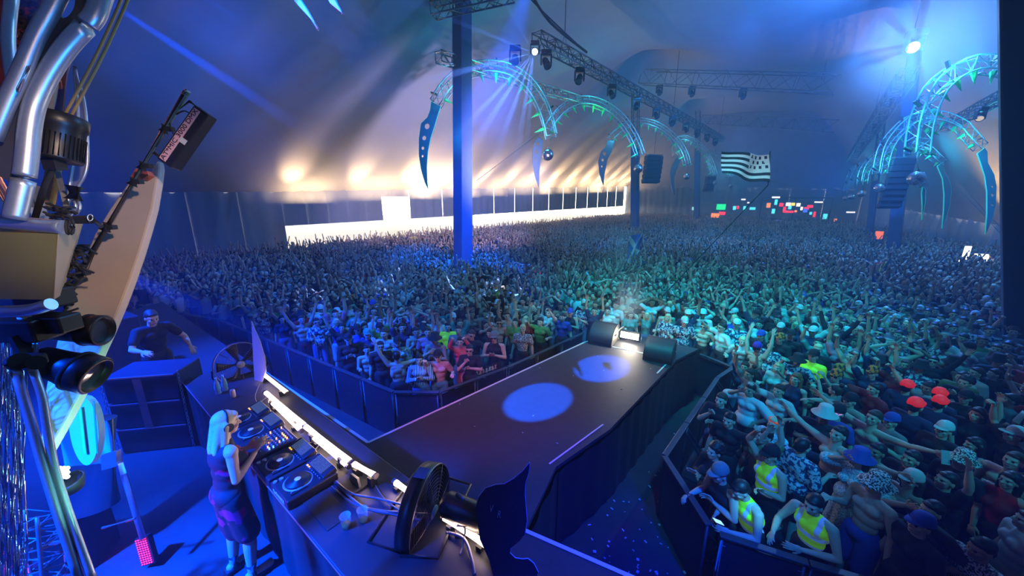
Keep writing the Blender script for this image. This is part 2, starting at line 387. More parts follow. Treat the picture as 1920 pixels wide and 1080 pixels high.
# masts (wrapped king poles)
mast_lab = ['dark wrapped tent mast nearest the stage, left of centre', 'dark wrapped tent mast behind the lit arches, beside the black speaker array',
            'third wrapped tent mast along the left row, behind the arches', 'farthest thin wrapped tent mast of the left row, under the flag',
            'huge black mast at the right edge of the crowd', 'dark mast under the bright white-blue spotlight', 'slim dark mast beside the small far mirror balls']
TOPPX = [(866, 0), (1192, 75), (1309, 200), (1369, 250), (1925, 0), (1716, 90), (1651, 250)]
for k, (p, wd) in enumerate(MASTS):
    base = Vector((p.x, p.y, 0)); tp_ = D(*TOPPX[k], (p - CP).dot(F_) - (1.6 if k == 4 else 0)); dr = (tp_ - base).normalized()
    L = 8.0
    for _ in range(60):
        q = base + dr * (L + .35)
        if q.z > roof_at(q.x, q.y) - .9: break
        L += .3
    t = empty('tent_mast', base, (0, 0, 0), mast_lab[k], 'mast', 'wrapped king poles of the tent')
    t.rotation_mode = 'QUATERNION'; t.rotation_quaternion = dr.to_track_quat('Z', 'Y') @ Euler((0, 0, R(-42))).to_quaternion()
    b_ = MB(); wr = L - (0 if k in (0, 4, 5) else 6.3)
    b_.box((0, 0, wr / 2 + .05), (wd * .78, wd * .78, wr), bev=.04); b_.build('pole_wrap', M_mast if k != 4 else M_skirt, t)
    b_ = MB(); b_.box((0, 0, .15), (wd * 1.1, wd * 1.1, .3), bev=.02); b_.build('base_plate', M_dalu, t)
    if wr < L:
        tr = MB(); h = wd * .33; pr = [(-h, -h), (h, -h), (h, h), (-h, h)]; nz = int((L - wr) / .7)
        for a in pr: tr.tube([(a[0], a[1], wr), (a[0], a[1], L)], .045, 5)
        for i in range(nz):
            z = wr + (L - wr) * i / nz; z2 = wr + (L - wr) * (i + 1) / nz
            for q in range(4): a, b2 = pr[q], pr[(q + 1) % 4]; tr.tube([(a[0], a[1], z), (b2[0], b2[1], z2)], .028, 4); tr.tube([(a[0], a[1], z), (b2[0], b2[1], z)], .028, 4)
        tr.build('lattice_top', M_dalu, t)
# ------------------------------------------------------------------ people
SK = [(.55, .36, .27), (.62, .42, .33), (.45, .28, .2), (.28, .17, .11), (.66, .47, .38)]
def skin_mat(i):
    return mat('skin_%d' % i, SK[i % 5], .5, scale=40, var=.05, spec=.35)
M_eye = mat('eye_dark', (.02, .02, .02), .25); M_lip = mat('lips', (.4, .16, .15), .45)

def cone(bm, p0, r0, p1, r1, seg=14):
    p0, p1 = Vector(p0), Vector(p1); d = p1 - p0
    if d.length < 1e-6: return
    q = d.to_track_quat('Z', 'Y').to_matrix().to_4x4()
    bmesh.ops.create_cone(bm, cap_ends=True, segments=seg, radius1=r0, radius2=r1, depth=d.length, matrix=Matrix.Translation((p0 + p1) / 2) @ q)
    for p, r in ((p0, r0), (p1, r1)):
        bmesh.ops.create_icosphere(bm, subdivisions=2, radius=r * 1.0, matrix=Matrix.Translation(p))
def ell(bm, c, r, rot=None):
    bmesh.ops.create_icosphere(bm, subdivisions=3, radius=1.0, matrix=Matrix.Translation(c) @ (rot.to_matrix().to_4x4() if rot else Matrix.Identity(4)) @ Matrix.Diagonal((*r, 1)))
def fuse(bm, voxel, name, smooth=3, ratio=1.0):
    me = bpy.data.meshes.new(name); bm.to_mesh(me); bm.free()
    o = bpy.data.objects.new('tmp', me); col.objects.link(o)
    r = o.modifiers.new('r', 'REMESH'); r.mode = 'VOXEL'; r.voxel_size = voxel; r.use_smooth_shade = True
    s = o.modifiers.new('s', 'SMOOTH'); s.iterations = smooth; s.factor = .5
    if ratio < 1: d = o.modifiers.new('d', 'DECIMATE'); d.ratio = ratio
    bpy.context.view_layer.update()
    out = bpy.data.meshes.new_from_object(o.evaluated_get(bpy.context.evaluated_depsgraph_get())); out.name = name
    bpy.data.objects.remove(o); bpy.data.meshes.remove(me); out.materials.clear()
    out.polygons.foreach_set('use_smooth', [True] * len(out.polygons))
    return out

class Pose:
    """Standing figure facing +Y. Arms: elbow and wrist offsets from the shoulder (right side; mirrored when one entry)."""
    def __init__(s, ra, la=None, lean=0.0, knees=0.0, turn=0.0, curl=.5, look=0.0, fem=False, step=0.0, side=0.0):
        s.ra, s.la, s.lean, s.knees, s.curl, s.fem = ra, la or ra, lean, knees, curl, fem
        sh = .165 if fem else .19
        dz = -.10 * knees
        J = {}
        for sg, n in ((1, 'r'), (-1, 'l')):
            J['hip' + n] = Vector((sg * .09, 0, .92 + dz)); J['knee' + n] = Vector((sg * .115, .03 + .16 * knees + sg * step, .49 + dz * .6))
            J['ank' + n] = Vector((sg * .13, -.02 + sg * step * 1.3, .085)); J['toe' + n] = Vector((sg * .15, .13 + sg * step * 1.3, .035))
        piv = Vector((0, 0, .95 + dz)); Rt = Matrix.Translation(piv) @ Matrix.Rotation(-lean, 4, 'X') @ Matrix.Rotation(side, 4, 'Y') @ Matrix.Rotation(turn, 4, 'Z') @ Matrix.Translation((0, 0, -.95))
        s.T = Rt
        for sg, n, arm in ((1, 'r', s.ra), (-1, 'l', s.la)):
            raised = max(0, arm[0][2]) * .12
            S_ = Vector((sg * (sh - raised * .3), -.01, 1.42 + raised)); J['sh' + n] = Rt @ S_
            J['el' + n] = Rt @ (S_ + Vector((sg * arm[0][0], arm[0][1], arm[0][2])))
            J['wr' + n] = Rt @ (S_ + Vector((sg * arm[1][0], arm[1][1], arm[1][2])))
        s.H = Rt @ Matrix.Translation((0, .02, 1.50)) @ Matrix.Rotation(look, 4, 'X') @ Matrix.Translation((0, -.02, -1.50))
        s.J = J; s.sh = sh
def torso(bm, P, g=0.0, low=.86, tank=False):
    T = P.T; e = T.to_3x3(); q = e.to_quaternion(); f = P.fem
    def E(c, r): ell(bm, T @ Vector(c), tuple(x + g for x in r), q)
    E((0, -.01, .95), (.160 if f else .148, .112, .105)); E((0, .0, 1.08), (.115 if f else .128, .088, .12)); E((0, .0, 1.19), (.125 if f else .142, .095, .12))
    E((0, -.01, 1.31), (.145 if f else .168, .10, .115)); cone(bm, T @ Vector((-.09, -.02, 1.375)), .07 + g, T @ Vector((.09, -.02, 1.375)), .07 + g)
    if f:
        for sg in (-1, 1): E((sg * .065, .085, 1.28), (.06, .055, .058))
    else:
        for sg in (-1, 1): E((sg * .072, .048, 1.33), (.078, .058, .058)); E((sg * .11, -.04, 1.24), (.06, .06, .11))
    for n in 'rl':
        cone(bm, T @ Vector((0, -.015, 1.42)), .058 + g, T @ Vector(((.12 if n == 'r' else -.12), -.012, 1.405)) if tank else P.J['sh' + n], .056 + g)
    cone(bm, T @ Vector((0, -.005, 1.40)), .075 + g, T @ Vector((0, .0, 1.455)), .058 + g * .6)
def fingers(bm, w_, d, up, side, curl, sg, spread=0.0):
    """palm at the wrist going along d; up = back-of-hand normal; side = thumb side"""
    d = d.normalized(); up = (up - d * up.dot(d)).normalized(); side = d.cross(up).normalized() * sg
    palm = w_ + d * .045
    Mx = Matrix((side, d, up)).transposed().to_4x4()
    bmesh.ops.create_icosphere(bm, subdivisions=2, radius=1, matrix=Matrix.Translation(palm) @ Mx @ Matrix.Diagonal((.041, .055, .017, 1)))
    for k in range(4):
        x = (.030 - .020 * k); L = (.040, .045, .042, .033)[k]; p = w_ + d * (.085 - .004 * abs(k - 1)) + side * x
        dd = (d + side * (spread * (1.5 - k) * .25)).normalized(); a = 0
        for sgm in (1, .8, .62):
            a += curl * (1.0 if sgm < 1 else .7); q = p + (dd * math.cos(a) - up * math.sin(a)) * (L * sgm)
            cone(bm, p, .0095 * (.8 + .2 * sgm), q, .0088 * (.75 + .2 * sgm), 8); p = q
    p = w_ + d * .02 + side * .03; q = p + (side * .6 + d * .75 - up * .1).normalized() * .045; cone(bm, p, .013, q, .011, 8)
    q2 = q + (d * .85 + side * (.35 - curl * .6) - up * (.1 + curl * .5)).normalized() * .032; cone(bm, q, .011, q2, .009, 8)
def head(bm, P):
    H = P.H; q = H.to_3x3().to_quaternion(); k = .95 if P.fem else 1
    def E(c, r): ell(bm, H @ Vector(c), tuple(x * k for x in r), q)
    E((0, .005, 1.645), (.076, .094, .098)); E((0, .04, 1.60), (.061, .066, .085)); E((0, .062, 1.555), (.040, .045, .036))   # skull, face, chin
    E((0, .078, 1.655), (.058, .026, .014))                                                                                   # brow
    for sg in (-1, 1):
        E((sg * .077, .005, 1.615), (.010, .02, .032)); E((sg * .040, .075, 1.607), (.024, .022, .02))                          # ears, cheeks
    cone(bm, H @ Vector((0, .098, 1.645)), .008, H @ Vector((0, .122, 1.607)), .0145, 8); E((0, .108, 1.604), (.021, .015, .010))
    E((0, .099, 1.573), (.026, .012, .006)); E((0, .096, 1.562), (.022, .012, .007))
    cone(bm, P.T @ Vector((0, -.005, 1.42)), .06 * k, H @ Vector((0, .0, 1.57)), .052 * k)
def make_body(P, name, voxel=.0072, ratio=.45, hands=True):
    bm = bmesh.new(); J = P.J; torso(bm, P); head(bm, P); f = .86 if P.fem else 1
    for n, sg in (('r', 1), ('l', -1)):
        cone(bm, J['sh' + n], .056 * f, J['sh' + n].lerp(J['el' + n], .45), .05 * f); cone(bm, J['sh' + n].lerp(J['el' + n], .35), .051 * f, J['el' + n], .038 * f)
        cone(bm, J['el' + n], .040 * f, J['el' + n].lerp(J['wr' + n], .3), .042 * f); cone(bm, J['el' + n].lerp(J['wr' + n], .3), .042 * f, J['wr' + n], .026 * f)
        cone(bm, J['hip' + n], .095, J['knee' + n], .058); cone(bm, J['knee' + n], .058, J['knee' + n].lerp(J['ank' + n], .35), .057); cone(bm, J['knee' + n].lerp(J['ank' + n], .35), .057, J['ank' + n], .036)
        cone(bm, J['ank' + n] + Vector((0, -.03, -.04)), .04, J['toe' + n], .034)
        d = (J['wr' + n] - J['el' + n]); up = P.up[n] if hasattr(P, 'up') else Vector((0, 1, .2)) if d.z < 0 else Vector((0, -1, .1))
        if hands: fingers(bm, J['wr' + n], d, up, None, P.curl, sg, .35)
    me = fuse(bm, voxel, name, 2, ratio)
    for m in (skin_mat(0), M_eye, M_lip): me.materials.append(m)
    es = [P.H @ Vector((sg * .031, .096, 1.632)) for sg in (-1, 1)]; lp = P.H @ Vector((0, .108, 1.567)); idx = np.zeros(len(me.polygons), np.int32)
    c = np.empty(len(me.polygons) * 3); me.polygons.foreach_get('center', c); c = c.reshape(-1, 3)
    for e_ in es: idx[((c - np.array(e_)) ** 2).sum(1) < .0125 ** 2] = 1
    dl = np.abs(c - np.array(lp)); idx[(dl[:, 0] < .022) & (dl[:, 1] < .02) & (dl[:, 2] < .0075)] = 2
    me.polygons.foreach_set('material_index', idx); me.update(); return me
def make_top(P, name, kind='tee', voxel=.013):
    bm = bmesh.new(); J = P.J; g = .014; torso(bm, P, g, tank=(kind == 'tank')); f = .86 if P.fem else 1
    for n in 'rl':
        a, b = J['sh' + n], J['el' + n]
        if kind == 'tee': cone(bm, a, .068 * f, a.lerp(b, .62), .068 * f)
        elif kind == 'long': cone(bm, a, .066 * f, b, .052 * f); cone(bm, b, .052 * f, b.lerp(J['wr' + n], .92), .04 * f)
        elif kind == 'loose': cone(bm, a, .074, a.lerp(b, .9), .088)
    if kind == 'loose': ell(bm, P.T @ Vector((0, 0, 1.02)), (.20, .15, .17), P.T.to_3x3().to_quaternion())
    return fuse(bm, voxel, name, 3, .8)
def make_bottom(P, name, kind='shorts', voxel=.014):
    bm = bmesh.new(); J = P.J; T = P.T; q = T.to_3x3().to_quaternion()
    ell(bm, Vector((0, 0, J['hipr'].z + .03)), (.165, .128, .12) if P.fem else (.18, .135, .12))
    for n in 'rl':
        a, b, c = J['hip' + n], J['knee' + n], J['ank' + n]
        if kind == 'shorts': cone(bm, a, .112, a.lerp(b, .88), .100)
        elif kind == 'jeans': cone(bm, a, .108, b, .073); cone(bm, b, .073, c, .06)
        elif kind == 'skirt': cone(bm, a, .10, a.lerp(b, .95), .105); cone(bm, (0, a.y, a.z), .125, (0, b.y * .9, b.z + .04), .115)
    return fuse(bm, voxel, name, 3, .8)
def head_piece(kind):
    bm = bmesh.new()
    if kind in ('short', 'long', 'bun', 'beard', 'curly'):
        ell(bm, (0, -.012, 1.668), (.083, .098, .090)); ell(bm, (0, .055, 1.705), (.062, .04, .028)); ell(bm, (0, -.045, 1.62), (.074, .06, .07))
    if kind == 'long':
        for x, y, z in ((0, -.085, 1.40), (.055, -.07, 1.40), (-.055, -.07, 1.40), (.078, -.02, 1.43), (-.078, -.02, 1.43)):
            cone(bm, (x * .9, min(-.02, y * .7), 1.64), .042, (x, y, z), .03)
    if kind == 'bun': ell(bm, (0, -.06, 1.79), (.045, .045, .045))
    if kind == 'curly':
        for k in range(40):
            a = k * 2.4; z = 1 - (k + .5) / 40 * 1.25; r = math.sqrt(max(0, 1 - z * z)); ell(bm, (.085 * r * math.cos(a), -.02 + .095 * r * math.sin(a) * (1 if math.sin(a) < 0 else .8), 1.665 + .095 * z), (.024,) * 3)
    if kind == 'beard': ell(bm, (0, .058, 1.55), (.052, .05, .038)); ell(bm, (.05, .035, 1.58), (.022, .035, .03)); ell(bm, (-.05, .035, 1.58), (.022, .035, .03))
    if kind in ('short', 'long', 'bun', 'curly', 'beard'): return fuse(bm, .009, 'hair_' + kind, 2, .8)
    bm.free(); m = MB(); m.smooth = True
    if kind == 'cap':
        m.lathe([(.0005, .108), (.03, .105), (.06, .088), (.08, .055), (.089, .01), (.089, -.012), (.084, -.012), (.083, .0)], (0, -.002, 1.675), n=20)
        vs = []; 
        for i in range(9):
            a = math.pi * (i / 8); x, y = math.cos(a), math.sin(a)
            vs += [(.085 * x, .03 + .06 * y, 1.680), (.072 * x, .04 + .112 * y, 1.672 - .010 * (1 - y)), (.085 * x, .03 + .06 * y, 1.674), (.072 * x, .04 + .112 * y, 1.666 - .010 * (1 - y))]
        fs = []
        for i in range(8): b = i * 4; fs += [(b, b + 1, b + 5, b + 4), (b + 2, b + 6, b + 7, b + 3), (b + 1, b + 3, b + 7, b + 5)]
        m._add(vs, fs, True)
    elif kind == 'bucket':
        m.lathe([(.0005, .10), (.06, .098), (.076, .085), (.092, .0), (.15, -.045), (.152, -.05), (.09, -.008), (.07, .08)], (0, .0, 1.685), n=24)
    elif kind == 'headband':
        m.lathe([(.088, -.015), (.092, 0), (.088, .02), (.083, .02), (.083, -.015), (.088, -.015)], (0, .0, 1.69), n=20)
    elif kind == 'sunglasses':
        for sg in (-1, 1): m.box((sg * .034, .108, 1.633), (.05, .008, .034), bev=.006); m.box((sg * .074, .055, 1.637), (.004, .10, .008))
        m.box((0, .112, 1.638), (.02, .005, .006))
    elif kind == 'headphones':
        pts = [(.092 * math.cos(a), -.01, 1.63 + .125 * math.sin(a)) for a in [math.pi * i / 14 for i in range(15)]]
        m.tube(pts, .009, 8)
        for sg in (-1, 1): m.cyl((sg * .076, -.005, 1.625), (sg * .108, -.005, 1.625), .04, 16)
    if kind in ('cap', 'bucket'): m.v = [(x * 1.05, (y - .005) * 1.2 + .008, z + .004) for x, y, z in m.v]      # clear of the hair
    me = m.mesh('hat_' + kind, []); return me

ARM = {  # elbow, wrist offsets from the shoulder (x = outwards)
 'down': ((.06, -.02, -.28), (.10, .03, -.53)), 'up': ((.07, .03, .28), (.05, .08, .53)), 'up_out': ((.14, .0, .25), (.22, .02, .49)),
 'fist': ((.12, .08, .25), (.07, .14, .48)), 'fwd_up': ((.08, .20, .12), (.04, .38, .30)), 'head': ((.20, .02, .17), (-.02, .0, .27)),
 'phone': ((.05, .17, -.17), (-.08, .30, .05)), 'phone_hi': ((.06, .16, .14), (-.03, .26, .35)), 'clap': ((.07, .07, -.26), (-.14, .24, -.13)),
 'cross': ((.07, .06, -.26), (-.17, .15, -.19)), 'lean': ((.07, .10, -.25), (.02, .33, -.22)), 'bent': ((.12, -.04, -.24), (.12, .20, -.14)),
 'cup': ((.05, .04, -.27), (.02, .26, -.17)), 'wide': ((.27, .02, .06), (.50, .04, .16)), 'brow': ((.16, .12, -.02), (-.07, .14, .16)),
 'mouth': ((.06, .14, -.24), (-.11, .17, -.03)), 'hip': ((.19, -.05, -.19), (.02, .06, -.33)), 'point': ((.10, .22, .06), (.12, .46, .12))}
POSES = [('up', 'up', 'with both arms thrown straight up'), ('fist', 'down', 'punching one fist in the air'), ('down', 'up', 'with the left arm straight up'),
         ('down', 'down', 'standing with arms hanging'), ('clap', 'clap', 'clapping at chest height'), ('cross', 'cross', 'with arms folded'),
         ('phone_hi', 'phone_hi', 'holding both hands up front as if filming'), ('head', 'head', 'with both hands behind the head'), ('fwd_up', 'bent', 'pointing up at the stage'),
         ('wide', 'wide', 'with arms spread wide'), ('cup', 'down', 'holding one forearm forward'), ('brow', 'hip', 'shading the eyes with one hand'),
         ('bent', 'bent', 'dancing with bent elbows'), ('up_out', 'up_out', 'with both arms up in a wide V'), ('mouth', 'cross', 'with a hand at the mouth'), ('point', 'down', 'stretching one arm forward')]
_pc = {}
def pose(i, fem=False):
    a, b, _ = POSES[i]
    key = (i, fem)
    if key not in _pc:
        _pc[key] = Pose(ARM[a], ARM[b], lean=[.02, .06, 0, 0, .05, .02, .03, -.03, .08, 0, 0, .04, .12, -.03, .03, .10][i], knees=[0, .2, 0, .1, .1, 0, 0, .1, .2, .1, 0, .1, .7, 0, .1, .2][i],
                        curl=[.25, 1.1, .3, .35, .15, .5, .8, .5, .5, .2, .9, .2, .9, .2, .6, .25][i], look=[.12, .1, .12, .08, .08, .06, .1, .1, .1, .12, .05, .05, 0, .15, .05, .1][i], fem=fem, step=[0, .03, -.02, .01][i % 4])
    return _pc[key]
_mc = {}
def cached(key, fn):
    if key not in _mc: _mc[key] = fn()
    return _mc[key]

def person(loc, yaw, pi, label, skin=0, fem=False, top=None, bottom=None, hair=None, hat=None, extra=(), scale=1.0, group=None, P=None, beard=False, z=0.0):
    """top / bottom = (kind, material); hair / hat = (kind, material)"""
    pk = P if P is not None else pi
    Po = P if P is not None else pose(pi, fem)
    me = cached(('body', pk, fem), lambda: make_body(Po, 'body'))
    o = link_mesh('person', me); o.location = (loc[0], loc[1], z); o.rotation_euler = (0, 0, yaw); o.scale = (scale,) * 3
    o.material_slots[0].link = 'OBJECT'; o.material_slots[0].material = skin_mat(skin)
    tag(o, label, 'person', group)
    def child(nm, mesh, m, Mx=None):
        if not mesh.materials: mesh.materials.append(m)
        c = link_mesh(nm, mesh, o)
        c.material_slots[0].link = 'OBJECT'; c.material_slots[0].material = m
        if Mx is not None: c.matrix_local = Mx
        return c
    if top: child({'tee': 't_shirt', 'long': 'long_sleeve_top', 'tank': 'vest_top', 'loose': 'loose_shirt'}[top[0]], cached(('top', top[0], pk, fem), lambda: make_top(Po, 'top', top[0])), top[1])
    if bottom: child({'shorts': 'shorts', 'jeans': 'trousers', 'skirt': 'skirt'}[bottom[0]], cached(('bot', bottom[0], pk, fem), lambda: make_bottom(Po, 'bottom', bottom[0])), bottom[1])
    if hair: child('hair', cached(('hp', hair[0]), lambda: head_piece(hair[0])), hair[1], Po.H)
    if hat: child({'cap': 'cap', 'bucket': 'bucket_hat', 'headband': 'headband', 'sunglasses': 'sunglasses', 'headphones': 'headphones'}[hat[0]], cached(('hp', hat[0]), lambda: head_piece(hat[0])), hat[1], Po.H)
    for (k, m) in extra: child({'sunglasses': 'sunglasses', 'headphones': 'headphones', 'cap': 'cap'}[k], cached(('hp', k), lambda: head_piece(k)), m, Po.H)
    return o
# ------------------------------------------------------------------ where the crowd stands
def proj(p):
    d = Vector(p) - CP; dep = d.dot(F_)
    if dep < .2: return (-9999, -9999, dep)
    return (960 + d.x / dep * FPX, 540 - d.dot(U_) / dep * FPX, dep)
STAGE_POLY = [(-40, 14.5), (-14, 12.9), (-9.7, 11.3), (-4.2, 7.95), (-2.45, 6.8), (-1.45, 6.8), (-.1, 7.9), (2.1, 10.1), (3.4, 10.0), (4.75, 8.9), (5.35, 7.75),
              (4.6, 7.1), (2.45, 4.75), (2.5, 3.45), (3.3, 3.15), (6, 2.0), (9, .5), (9, -20), (-40, -20)]
def inside(x, y, P):
    c = False; j = len(P) - 1
    for i in range(len(P)):
        xi, yi = P[i]; xj, yj = P[j]
        if (yi > y) != (yj > y) and x < (xj - xi) * (y - yi) / (yj - yi) + xi: c = not c
        j = i
    return c
def edge_dist(x, y, P):
    p = Vector((x, y)); m = 1e9
    for i in range(len(P)):
        a, b = Vector(P[i]), Vector(P[(i + 1) % len(P)]); d = b - a; t = max(0, min(1, (p - a).dot(d) / d.length_squared)); m = min(m, (p - a - d * t).length)
    return m
TENT = [tuple(v) for v in LW] + [tuple(v) for v in reversed(RW)]

HEROES = []      # filled by hero(): spots kept free
def face_cam(x, y, jitter=0.0, tx=-1.2, ty=3.2):
    return math.atan2(ty - y, tx - x) - math.pi / 2 + jitter

def lowfig(P, lod):
    m = MB(); J = P.J; a = 8 if lod == 1 else 5; T = P.T; b = 5 if lod == 1 else 3
    H = P.H; f = .86 if P.fem else 1
    m.mi = 1
    for (c, rx, ry, z) in [(None, 0, 0, 0)]: pass
    rings = [(.92, .16, .11), (1.08, .14, .10), (1.24, .165, .115), (1.38, .17, .11), (1.45, .09, .07)] if lod == 1 else [(.92, .16, .11), (1.3, .17, .12), (1.45, .09, .07)]
    vs = []
    for (z, rx, ry) in rings:
        for j in range(a): an = 2 * math.pi * j / a; vs.append(T @ Vector((rx * math.cos(an), ry * math.sin(an), z)))
    m._add(vs, [(i * a + j, i * a + (j + 1) % a, (i + 1) * a + (j + 1) % a, (i + 1) * a + j) for i in range(len(rings) - 1) for j in range(a)])
    for n in 'rl':
        m.mi = 1; s_, e, w_ = J['sh' + n], J['el' + n], J['wr' + n]
        m.tube([T @ Vector((0, 0, 1.40)), s_, s_.lerp(e, .55)], [.06, .066 * f, .058 * f], b, False)
        m.mi = 0; m.tube([s_.lerp(e, .5), e, w_], [.05 * f, .042 * f, .03 * f], b, False)
        d = (w_ - e).normalized(); m.tube([w_, w_ + d * .07, w_ + d * (.17 if lod == 1 else .14)], [.028, .045, .02], b, True)
        m.mi = 2; m.tube([J['hip' + n], J['knee' + n]], [.11, .085], b, False)
        m.mi = 0; m.tube([J['knee' + n], J['ank' + n]], [.06, .04], b, False)
    m.mi = 0
    m.tube([T @ Vector((0, 0, 1.42)), H @ Vector((0, .01, 1.56))], [.055, .05], b, False)
    if lod == 1:
        m.ball(H @ Vector((0, .012, 1.62)), (.072, .09, .112), 8, 6); m.tube([H @ Vector((0, .09, 1.645)), H @ Vector((0, .125, 1.605))], [.008, .016], 3, True)
        m.mi = 3; m.ball(H @ Vector((0, -.018, 1.665)), (.083, .092, .095), 8, 6)
    else:
        m.ball(H @ Vector((0, .015, 1.62)), (.075, .09, .112), 5, 3); m.mi = 3; m.ball(H @ Vector((0, -.022, 1.665)), (.083, .09, .092), 5, 3)
    V = np.array([tuple(v) for v in m.v], np.float32); F = []; C = []
    for f_, c in zip(m.f, m.m):
        for k in range(1, len(f_) - 1): F.append((f_[0], f_[k], f_[k + 1])); C.append(c)
    return V, np.array(F, np.int32), np.array(C, np.int32)

BARC = (D(1485, 410, 57).x, D(1485, 410, 57).y)
def sample_crowd():
    pts = []; r = random.Random(11)
    s = .56; ny = int(80 / (s * .87))
    for iy in range(ny):
        y = 2.6 + iy * s * .87
        st = 1.0 if y < 26 else 1.12 if y < 45 else 1.3
        x = -30.0 + (iy % 2) * s / 2
        while x < 48:
            X = x + r.uniform(-.15, .15); Y = y + r.uniform(-.13, .13)
            x += s * st
            px, py, d = proj((X, Y, 1.65))
            if not (-160 < px < 2080 and py < 1260): continue
            if inside(X, Y, STAGE_POLY) or not inside(X, Y, TENT): continue
            if edge_dist(X, Y, STAGE_POLY) < .32 or edge_dist(X, Y, TENT) < 1.1: continue
            if any((X - m.x) ** 2 + (Y - m.y) ** 2 < 1.05 ** 2 for m, _ in MASTS) or ((X - BARC[0]) ** 2 + (Y - BARC[1]) ** 2 < 5.6 ** 2): continue
            if any((X - hx) ** 2 + (Y - hy) ** 2 < .40 ** 2 for hx, hy in HEROES): continue
            if y > 26 and r.random() < .06: continue
            pts.append((X, Y, d, px, py))
    return pts
TOPS = [((.012, .012, .016), 30), ((.55, .57, .58), 16), (None, 24), ((.05, .07, .12), 8), ((.22, .23, .25), 8), ((.32, .30, .27), 4), ((.35, .03, .03), 3), ((.03, .06, .35), 3), ((.03, .25, .20), 2), ((.45, .6, .05), 1), ((.6, .2, .05), 1)]
HAIRC = [((.02, .014, .01), 50), ((.06, .035, .02), 25), ((.25, .17, .08), 12), ((.5, .5, .5), 7), ((.35, .03, .02), 2), ((.04, .08, .3), 3)]
BOTC = [((.02, .02, .03), 40), ((.08, .11, .2), 25), ((.2, .18, .15), 15), ((.02, .05, .3), 5), ((.4, .4, .4), 5)]
def pick(r, L):
    t = r.uniform(0, sum(w_ for _, w_ in L))
    for v, w_ in L:
        t -= w_
        if t <= 0: return v
    return L[-1][0]
def build_stuff(pts, name, label):
    r = random.Random(5); figs = {}
    Vs, Fs, Cs = [], [], []; off = 0
    for (X, Y, d, px, py) in pts:
        lod = 1 if d < 24 else 2
        i = pick(r, [(0, 13), (1, 11), (2, 6), (3, 14), (4, 6), (5, 4), (6, 7), (7, 4), (8, 9), (9, 2), (10, 8), (11, 4), (12, 8), (13, 8), (14, 3), (15, 3)])
        if (i, lod) not in figs: figs[(i, lod)] = lowfig(pose(i), lod)
        V, F, C = figs[(i, lod)]; a = face_cam(X, Y, r.gauss(0, .45)); k = r.uniform(.93, 1.08); c, s = math.cos(a) * k, math.sin(a) * k
        W = np.empty_like(V); W[:, 0] = V[:, 0] * c - V[:, 1] * s + X; W[:, 1] = V[:, 0] * s + V[:, 1] * c + Y; W[:, 2] = V[:, 2] * k * r.uniform(.97, 1.05)
        sk = SK[r.choice((0, 0, 1, 1, 4, 2, 3))]; tp = pick(r, TOPS) or sk
        pal = np.array([sk, tp, pick(r, BOTC), pick(r, HAIRC)], np.float32); pal = np.clip(pal * r.uniform(.8, 1.2), 0, 1)
        Vs.append(W); Fs.append(F + off); Cs.append(pal[C]); off += len(V)
    V = np.concatenate(Vs); F = np.concatenate(Fs); Cc = np.concatenate(Cs)
    me = bpy.data.meshes.new(name); n = len(F)
    me.vertices.add(len(V)); me.vertices.foreach_set('co', V.ravel()); me.loops.add(n * 3); me.loops.foreach_set('vertex_index', F.ravel())
    me.polygons.add(n); me.polygons.foreach_set('loop_start', np.arange(n, dtype=np.int32) * 3)
    me.polygons.foreach_set('use_smooth', np.ones(n, bool)); me.update()
    at = me.attributes.new('Col', 'FLOAT_COLOR', 'FACE'); at.data.foreach_set('color', np.concatenate([Cc, np.ones((n, 1), np.float32)], 1).ravel())
    me.materials.append(attr_mat('crowd_colours'))
    o = link_mesh(name, me); tag(o, label, 'crowd', kind='stuff'); print('CROWD', name, len(pts), n); return o

# ---- individuals: the nearest people
BLK = mat('cloth_black', (.012, .012, .016), .8, scale=60, var=.3); NAVY = mat('cloth_navy', (.02, .03, .09), .8, scale=60); WHT = mat('cloth_white', (.62, .64, .66), .8, scale=60)
GRY = mat('cloth_grey', (.2, .21, .22), .8, scale=60); TEALC = mat('cloth_teal', (.05, .3, .3), .8, scale=60); REDC = mat('cloth_red', (.5, .02, .02), .8, scale=60); BLUC = mat('cloth_blue', (.03, .07, .45), .8, scale=60)
BEI = mat('cloth_beige', (.38, .33, .27), .8, scale=60); GRNC = mat('cloth_green', (.12, .3, .08), .8, scale=60); PNK = mat('cloth_pink', (.6, .2, .3), .8, scale=60); DENIM = mat('denim', (.08, .13, .26), .85, scale=80)
NEONO = mat('fluorescent_orange', (1, .16, .02), .6, emit=(1, .07, .01), es=.55); NEONY = mat('fluorescent_yellow', (.55, 1, .03), .6, emit=(.3, 1, .0), es=.22)  # emission stands in for the ultraviolet glow of the cloth
H_BR = mat('hair_brown', (.05, .03, .018), .6, scale=80, var=.4); H_BK = mat('hair_black', (.012, .01, .01), .5, scale=80, var=.4); H_BL = mat('hair_blond', (.68, .52, .30), .5, scale=80, var=.3); H_RD = mat('hair_ginger', (.3, .1, .03), .6, scale=80, var=.3)
